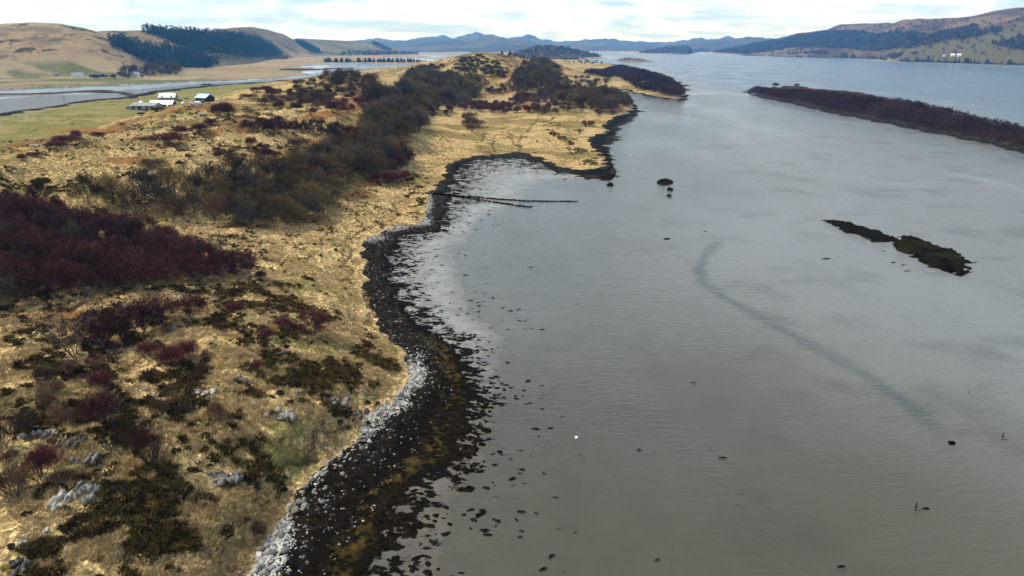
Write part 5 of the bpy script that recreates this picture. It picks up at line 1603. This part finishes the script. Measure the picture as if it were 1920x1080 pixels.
def gable_house(name, label, cat, loc, rotz, L, Wd, hw, hr, wall, roof, doors=(), windows=(), chimneys=(), dormers=(), rwins=(), eave=0.35):
    t_ = thing(name, label, cat, loc, rotz)
    x, y = L / 2, Wd / 2
    MB().add([(-x, -y, -1), (x, -y, -1), (x, y, -1), (-x, y, -1), (-x, -y, hw), (x, -y, hw), (x, y, hw), (-x, y, hw), (-x, 0, hw + hr), (x, 0, hw + hr)],
             [(0, 1, 5, 4), (2, 3, 7, 6), (1, 2, 6, 9, 5), (3, 0, 4, 8, 7)]).build('wall', M[wall], t_)
    e, th = eave, 0.16
    sl = hr / y
    r_ = MB()
    for sg in (-1, 1):
        A = [(-x - 0.2, sg * (y + e), hw - e * sl + 0.03), (x + 0.2, sg * (y + e), hw - e * sl + 0.03), (x + 0.2, 0, hw + hr + 0.03), (-x - 0.2, 0, hw + hr + 0.03)]
        V = A + [(p[0], p[1], p[2] + th) for p in A]
        r_.add(V, [(0, 1, 2, 3), (4, 7, 6, 5), (0, 4, 5, 1), (1, 5, 6, 2), (3, 7, 4, 0)])
    ro = r_.build('roof', M[roof], t_)
    for cx_ in chimneys:
        MB().box(cx_ - 0.45, cx_ + 0.45, -0.4, 0.4, hw + hr - 0.5, hw + hr + 1.3).box(cx_ - 0.15, cx_ + 0.15, -0.15, 0.15, hw + hr + 1.3, hw + hr + 1.65).build('chimney', M['stone_wall'], ro)
    for dx in dormers:
        d_ = MB().box(dx - 0.7, dx + 0.7, -y - 0.05, -y * 0.35, hw - 0.2, hw + 1.0)
        d_.add([(dx - 0.9, -y - 0.25, hw + 1.0), (dx + 0.9, -y - 0.25, hw + 1.0), (dx, -y - 0.25, hw + 1.8), (dx - 0.9, -y * 0.15, hw + 1.0), (dx + 0.9, -y * 0.15, hw + 1.0), (dx, -y * 0.15, hw + 1.8)],
               [(0, 1, 2), (0, 2, 5, 3), (1, 4, 5, 2)])
        dd = d_.build('dormer', M[roof], ro)
        MB().box(dx - 0.45, dx + 0.45, -y - 0.09, -y - 0.06, hw - 0.05, hw + 0.85).build('pane', M['glass'], dd)
    for dx in rwins:
        zr = hw + hr * 0.45
        yr = -y * 0.55
        MB().add([(dx - 0.4, yr - 0.35, zr - 0.35 * sl + 0.32), (dx + 0.4, yr - 0.35, zr - 0.35 * sl + 0.32), (dx + 0.4, yr + 0.35, zr + 0.35 * sl + 0.32), (dx - 0.4, yr + 0.35, zr + 0.35 * sl + 0.32)], [(0, 1, 2, 3)]).build('skylight', M['glass'], ro)
    for wx0, wz0, ww, wh in windows:
        f_ = MB().box(wx0 - ww / 2 - .08, wx0 + ww / 2 + .08, -y - 0.05, -y - 0.003, wz0 - .08, wz0 + wh + .08).build('window', M['white_wall'], t_)
        MB().box(wx0 - ww / 2, wx0 + ww / 2, -y - 0.07, -y - 0.052, wz0, wz0 + wh).build('pane', M['glass'], f_)
    for dx, dw, dh in doors:
        MB().box(dx - dw / 2, dx + dw / 2, -y - 0.06, -y - 0.003, 0, dh).build('door', M['dark'], t_)
    return t_


def spot(px, py):
    x, y, z = pick(px, py)
    return (x, y, z)


p = spot(316.5, 189.5)
gable_house('farmhouse', 'large stone farmhouse with a bright white roof and small dormers, behind the long barn', 'house', p, 0.05, 14.2, 6.8, 3.5, 3.3, 'stone_wall', 'white_roof', [(0, 1.1, 2.1)], [(-5.5, 0.9, 1.0, 1.4), (-2.5, 0.9, 1.0, 1.4), (2.5, 0.9, 1.0, 1.4), (5.5, 0.9, 1.0, 1.4)], (-6.4, 6.4), (-4.2, 3.8), (0,))
p = spot(306, 200.5)
gable_house('long_barn', 'long low barn with a plain white sheet roof in front of the farmhouse', 'barn', p, 0.03, 18.5, 8, 2.3, 2.8, 'timber', 'white_roof', [(3.8, 2.6, 2.0), (7.2, 2.1, 2.0)], [])
p = spot(276, 204.5)
gable_house('farm_shed', 'weathered grey sheet metal shed at the left end of the farm', 'barn', p, -0.12, 20, 10.5, 2.8, 2.0, 'grey_sheet', 'grey_sheet', [(-7.6, 2.0, 2.4), (-2.6, 2.4, 2.4), (3.4, 1.8, 2.1), (7.4, 1.5, 2.1)], [])
p = spot(385, 191.5)
gable_house('stable_shed', 'small dark shed with a pale blue roof at the right end of the farm', 'shed', p, -0.45, 8.2, 5.6, 2.5, 1.7, 'dark', 'blue_roof', [(-2.2, 1.5, 2.0)], [(1.6, 0.9, 1.1, 0.9)])
p = spot(147, 145.4)
gable_house('white_cottage', 'white cottage with grey slate roof beside the green barn under the left hill', 'house', p, 0.12, 18, 7, 4.2, 3.6, 'white_wall', 'slate', [(0, 1.2, 2.1)], [(-6, 1, 1.1, 1.4), (-3, 1, 1.1, 1.4), (3, 1, 1.1, 1.4), (6, 1, 1.1, 1.4)], (-8.2, 8.2))
p = spot(182, 144.6)
gable_house('green_barn', 'dark green low barn right of the white cottage with slate roof', 'barn', p, -0.1, 20, 11, 3.2, 2.2, 'green_sheet', 'green_sheet', [(-5, 3, 2.8), (4, 3, 2.8)], [])
p = spot(106, 141.5)
gable_house('grey_bothy', 'little grey hut alone on the green field left of the white cottage', 'hut', p, 0.4, 7, 5, 2.4, 1.6, 'stone_wall', 'slate', [(0, 1.1, 1.9)], [(2, 0.9, 0.8, 0.9)])
p = spot(254, 144.3)
th_ = gable_house('white_villa', 'white house with steep twin gables among trees under the left hill', 'house', p, 0.05, 13, 7.5, 4.4, 3.8, 'white_wall', 'slate', [(0, 1.2, 2.1)], [(-4, 1, 1.1, 1.5), (4, 1, 1.1, 1.5)], (-5.8, 5.8), (-3.2, 3.2))
MB().add([(4, -6, -1), (8.5, -6, -1), (8.5, -3.8, -1), (4, -3.8, -1), (4, -6, 3), (8.5, -6, 3), (8.5, -3.8, 3), (4, -3.8, 3), (6.2, -6, 5), (6.2, -3.8, 5)], [(0, 1, 5, 8, 4), (1, 2, 6, 5), (2, 3, 7, 9, 6), (3, 0, 4, 7), (4, 8, 9, 7), (5, 6, 9, 8)]).build('porch', M['white_wall'], th_)
for px, py, L_, lb in [(1770.5, 106.2, 8, 'leftmost of the three white houses on the far green shore'), (1786, 105.2, 12, 'middle of the three white houses on the far green shore'), (1798, 105.4, 11, 'rightmost of the three white houses on the far green shore')]:
    p = spot(px, py)
    gable_house('shore_house', lb, 'house', p, -0.35, L_, 8, 4.5, 3, 'white_wall', 'slate' if L_ == 8 else 'white_roof', [(0, 1.2, 2.1)], [(-L_ * .3, 1, 1.2, 1.5), (L_ * .3, 1, 1.2, 1.5)])

# farm clutter
p = spot(243, 206)
t_ = thing('farm_trailer', 'blue farm trailer parked at the left end of the grey shed', 'trailer', p, 0.3)
MB().box(-2.2, 2.2, -1, 1, 0.8, 2.2).box(-2.9, -2.2, -0.08, 0.08, 0.75, 0.9).build('body', M['blue_paint'], t_)
for sx in (-0.7, 0.7):
    for sy in (-1.12, 1.12):
        V, T = tubes([(np.array([(sx, sy - 0.11, 0.45), (sx, sy + 0.11, 0.45)]), np.array([0.45, 0.45]))], 12)
        link('wheel', fast_mesh('wheel', V, None, T, mat=M['dark']), t_)


def bale(kind, label, px, py, s, mat, cat, seed):
    rng = np.random.default_rng(seed)
    x, y, z = spot(px, py)
    ang = np.arange(14) * 6.283 / 14
    V, T = tubes([(np.array([(-0.66, 0, 0), (-0.6, 0, 0), (0, 0, 0), (0.6, 0, 0), (0.66, 0, 0)]), np.array([0.35, 0.58, 0.62, 0.58, 0.35]))], 12)
    V = V + rng.normal(size=V.shape) * 0.03
    rock(kind, fast_mesh(kind, V, None, T, mat=M[mat]), label, cat, (x, y, z + 0.5 * s), rng.uniform(0, 3), (s, s, s))


bale('wrapped_bale', 'white wrapped bale at the door end of the long barn', 316, 200, 1.8, 'wrap', 'bale', 1)
bale('wrapped_bale', 'white wrapped bale between the long barn and the blue roofed shed', 344, 196.5, 2.0, 'wrap', 'bale', 2)
bale('wrapped_bale', 'small white bale just left of the blue roofed shed', 360, 197.5, 1.5, 'wrap', 'bale', 3)
bale('wrapped_bale', 'white bale below the corner of the blue roofed shed', 372.5, 197.8, 2.0, 'wrap', 'bale', 4)
bale('oil_tank', 'white tank standing behind the grey farm shed', 266, 195.5, 2.6, 'wrap', 'tank', 5)


def beast(kind, label, cat, px, py, mat, fmat, s, rot, group):
    """sheep and cattle: one body with four legs, neck and head"""
    x, y, z = spot(px, py)
    t_ = thing(kind, label, cat, (x, y, z), rot, (s, s, s), group)
    V, T = tubes([(np.array([(-0.55, 0, 0.62), (-0.5, 0, 0.64), (-0.3, 0, 0.66), (0.1, 0, 0.64), (0.4, 0, 0.68), (0.52, 0, 0.76), (0.62, 0, 0.86), (0.66, 0, 0.9)]), np.array([0.05, 0.2, 0.29, 0.30, 0.26, 0.17, 0.12, 0.09]))] +
                 [(np.array([(lx, ly, 0.6), (lx + 0.03, ly, 0.3), (lx, ly, 0.0)]), np.array([0.09, 0.05, 0.045])) for lx in (-0.38, 0.36) for ly in (-0.14, 0.14)], 8)
    link('body', fast_mesh('body', V, None, T, smooth=True, mat=M[mat]), t_)
    V, T = tubes([(np.array([(0.58, 0, 0.92), (0.66, 0, 0.93), (0.76, 0, 0.86), (0.84, 0, 0.78), (0.85, 0, 0.77)]), np.array([0.06, 0.11, 0.09, 0.06, 0.01])), (np.array([(0.64, 0.08, 0.97), (0.62, 0.2, 0.97)]), np.array([0.035, 0.015])), (np.array([(0.64, -0.08, 0.97), (0.62, -0.2, 0.97)]), np.array([0.035, 0.015]))], 7)
    link('head', fast_mesh('head', V, None, T, smooth=True, mat=M[fmat]), t_)


for px, py in [(12, 227), (42, 224), (48, 221), (52, 224), (64, 219), (66, 223), (72, 217), (28, 218), (73, 222), (182, 206.5), (360, 170), (372, 167), (413, 164), (436, 166), (38, 220), (55, 217)]:
    beast('sheep', 'white sheep grazing on the green pasture left of the farm' if px < 100 else 'white sheep grazing on the pasture round the farm', 'sheep', px, py, 'wool', 'face', 1.25, rnd.uniform(0, 6.28), 'sheep near the left edge' if px < 100 else 'sheep round the farm')
for px, py, h_, lb in [(292, 209, 7, 'dark round gorse bush in the pasture below the grey shed'), (274, 209, 5, 'small dark gorse bush left of the round one below the shed'), (264, 216, 6, 'low dark gorse bush lowest below the grey shed'), (298, 208, 7, 'dark gorse bush touching the round one below the shed'), (337, 190, 4, 'small dark bush behind the farmhouse gable'), (349, 186, 3, 'tiny dark bush on the pasture behind the farm'), (385, 162, 5, 'dark gorse clump at the shore behind the farm'), (395, 162, 5, 'dark gorse clump right beside the one at the shore behind the farm'), (1455, 163, 8, 'round dark bush on the left end of the long island'), (1493, 162.5, 6, 'small dark tree on the ridge of the long island')]:
    single('gorse_bush', GORSE, 2.1, 3.4, lb, 'gorse', px, py, h_ * 2.2 if px < 1000 else h_ * 1.6, h_)


def pole(kind, label, cat, px, py, hpx, arm=True, r_=0.14):
    x, y, z = pick(px, py)
    h_ = px_size(x, y, z, hpx)
    t_ = thing(kind, label, cat, (x, y, z))
    V, T = tubes([(np.array([(0, 0, -0.6), (0.0, 0, h_ * 0.5), (h_ * 0.01, 0, h_)]), np.array([r_, r_ * 0.9, r_ * 0.75]))], 8)
    link('post', fast_mesh('post', V, None, T, mat=M['timber']), t_)
    if arm:
        MB().box(-0.8, 0.8, -r_ - 0.09, -r_ - 0.005, h_ - 0.55, h_ - 0.43).build('crossarm', M['timber'], t_)
        q_ = MB()
        for ix in (-0.7, -0.25, 0.25, 0.7):
            q_.box(ix - 0.05, ix + 0.05, -r_ - 0.1, -r_, h_ - 0.428, h_ - 0.26)
        q_.build('insulators', M['white_wall'], t_)
    else:
        MB().box(-0.11, 0.13, -0.12, 0.12, h_ * 0.45, h_ * 0.52).build('weed_band', M['weed_rock'], t_)


pole('telegraph_pole', 'telegraph pole on the shore of the tidal bay left of the farm track', 'pole', 122, 198, 16, True, 0.2)
pole('telegraph_pole', 'telegraph pole on the skyline of the ridge before the lagoon', 'pole', 595, 147, 11, True, 0.2)
pole('mooring_post', 'dark leaning post standing in the shallows near the bottom right', 'post', 1716, 957, 15, False, 0.10)
pole('mooring_post', 'thin dark post in the water close to the right edge', 'post', 1879, 824, 12, False, 0.08)
# a floating buoy, a small boat far out
x, y = at(1081, 821)
t_ = thing('mooring_buoy', 'small white buoy floating off the shore bend', 'buoy', (float(x), float(y), 0))
V, T = tubes([(np.array([(0, 0, -0.15), (0, 0, -0.08), (0, 0, 0.06), (0, 0, 0.2), (0, 0, 0.27), (0, 0, 0.28)]), np.array([0.08, 0.2, 0.25, 0.18, 0.07, 0.01]))], 12)
link('float', fast_mesh('float', V, None, T, smooth=True, mat=M['buoy']), t_)
V, T = tubes([(np.array([(0.0, 0, 0.27), (0.0, 0, 0.4)]), np.array([0.02, 0.02]))], 6)
link('ring', fast_mesh('ring', V, None, T, mat=M['dark']), t_)
x, y = at(1498, 124)
t_ = thing('small_boat', 'small dark open boat far out on the loch', 'boat', (float(x), float(y), 0), 0.1)
st = [(-4.5, 1.25, 1.0), (-2, 1.45, 0.95), (1.5, 1.3, 1.05), (4, 0.6, 1.3), (5, 0.03, 1.5)]
V, Q = [], []
for sx, hw_, sh_ in st:
    V += [(sx, -hw_, sh_), (sx, -hw_ * 0.7, -0.2), (sx, hw_ * 0.7, -0.2), (sx, hw_, sh_)]
for i in range(4):
    for k_ in range(3):
        Q.append((i * 4 + k_, i * 4 + k_ + 1, i * 4 + k_ + 5, i * 4 + k_ + 4))
Q += [(0, 3, 2, 1)]
link('hull', fast_mesh('hull', V, Q, mat=M['hull']), t_)
MB().box(-1.2, 0.9, -0.8, 0.8, 0.3, 1.9).build('cuddy', M['white_wall'], t_)
MB().box(-3.6, -3.2, -1.2, 1.2, 0.5, 0.62).box(-2.4, -2.0, -1.25, 1.25, 0.5, 0.62).build('thwart', M['timber'], t_)

# ------------------------------------------------------------------ straw tufts and heather: cover nobody could count


def tuft_geo(rng, n, h_, sp, w_):
    a = rng.uniform(0, 6.28, n)
    t_ = rng.uniform(0.2, 1.0, n)
    D = unit(np.stack([np.cos(a) * t_, np.sin(a) * t_, np.full(n, 0.75)], 1))
    P_ = np.stack([np.cos(a) * sp * rng.uniform(0, 1, n), np.sin(a) * sp * rng.uniform(0, 1, n), np.full(n, -0.03)], 1)
    return slivers(rng, P_, D, h_ * rng.uniform(0.6, 1.2, n), w_)


def carpet(name, want, rmin, rmax, prob, protos, s0, s1, mat, seed):
    rng = np.random.default_rng(seed)
    VV, TT, o, done = [], [], 0, 0
    a0, a1 = int(np.searchsorted(AZ, R(-41))), int(np.searchsorted(AZ, R(-1)))
    m_ = want * 14
    # even density on the ground: area grows with r squared
    rr_ = np.sqrt(rng.uniform(rmin ** 2, rmax ** 2, m_)) if prob is None else np.exp(rng.uniform(math.log(rmin), math.log(rmax), m_))
    ii = np.searchsorted(RR, rr_)
    jj = rng.integers(a0, a1, m_)
    ok = (rng.uniform(size=m_) < prob[ii, jj]) & (PXg[ii, jj] > -60) & (PYg[ii, jj] < 1120)
    ii, jj = ii[ok][:want], jj[ok][:want]
    pid = rng.integers(0, len(protos), len(ii))
    jx, jy = rng.normal(size=len(ii)) * RR[ii] * 0.0012, rng.normal(size=len(ii)) * RR[ii] * 0.0022
    sc = rng.uniform(s0, s1, len(ii))
    an = rng.uniform(0, 6.28, len(ii))
    for q, (V, T) in enumerate(protos):
        k_ = np.nonzero(pid == q)[0]
        if not len(k_):
            continue
        ca, sa, s = np.cos(an[k_])[:, None], np.sin(an[k_])[:, None], sc[k_][:, None]
        px_ = (V[None, :, 0] * ca - V[None, :, 1] * sa) * s + (X[ii[k_], jj[k_]] + jx[k_])[:, None]
        py_ = (V[None, :, 0] * sa + V[None, :, 1] * ca) * s + (Y[ii[k_], jj[k_]] + jy[k_])[:, None]
        pz_ = V[None, :, 2] * s + Z[ii[k_], jj[k_]][:, None]
        VV.append(np.stack([px_, py_, pz_], -1).reshape(-1, 3))
        TT.append((T[None] + (np.arange(len(k_)) * len(V))[:, None, None]).reshape(-1, 3) + o)
        o += len(k_) * len(V)
    link(name, fast_mesh(name, np.concatenate(VV), None, np.concatenate(TT), mat=mat), kind='stuff')


hm = heath + (hfin - 0.5) * 0.8 + (hnse - 0.5) * 0.6
inl = sstep(sV, 0.4, 2.0)
fall = np.clip(70 / Rg, 0.15, 1)
tn = fbm(X / 4, Y / 4, 3, 301)
r_ = np.random.default_rng(5)
carpet('straw_grass', 60000, 48, 330, inl * (1 - sstep(hm, 0.3, 0.5)) * sstep(tn, 0.3, 0.6) * 0.8, [tuft_geo(r_, 9, 0.42, 0.22, 0.030) for q in range(6)], 0.6, 1.5, M['straw'], 91)
r_ = np.random.default_rng(6)


def hummock_geo(rng, n):
    d = unit(rng.normal(size=(n, 3)))
    d[:, 2] = np.abs(d[:, 2])
    P_ = d * np.array([0.42, 0.42, 0.30]) * rng.uniform(0.6, 1.05, (n, 1))
    return slivers(rng, P_ - d * 0.1, unit(d + rng.normal(size=(n, 3)) * 0.5), 0.26, 0.075)


carpet('heather_hummocks', 7500, 48, 300, inl * sstep(hm, 0.30, 0.62) * 0.22, [hummock_geo(r_, 60) for q in range(6)], 0.55, 1.35, M['hummock'], 93)
carpet('heather', 16000, 48, 330, inl * sstep(hm, 0.36, 0.66) * 0.5, [tuft_geo(r_, 16, 0.34, 0.26, 0.045) for q in range(6)], 0.6, 1.7, M['heather'], 92)
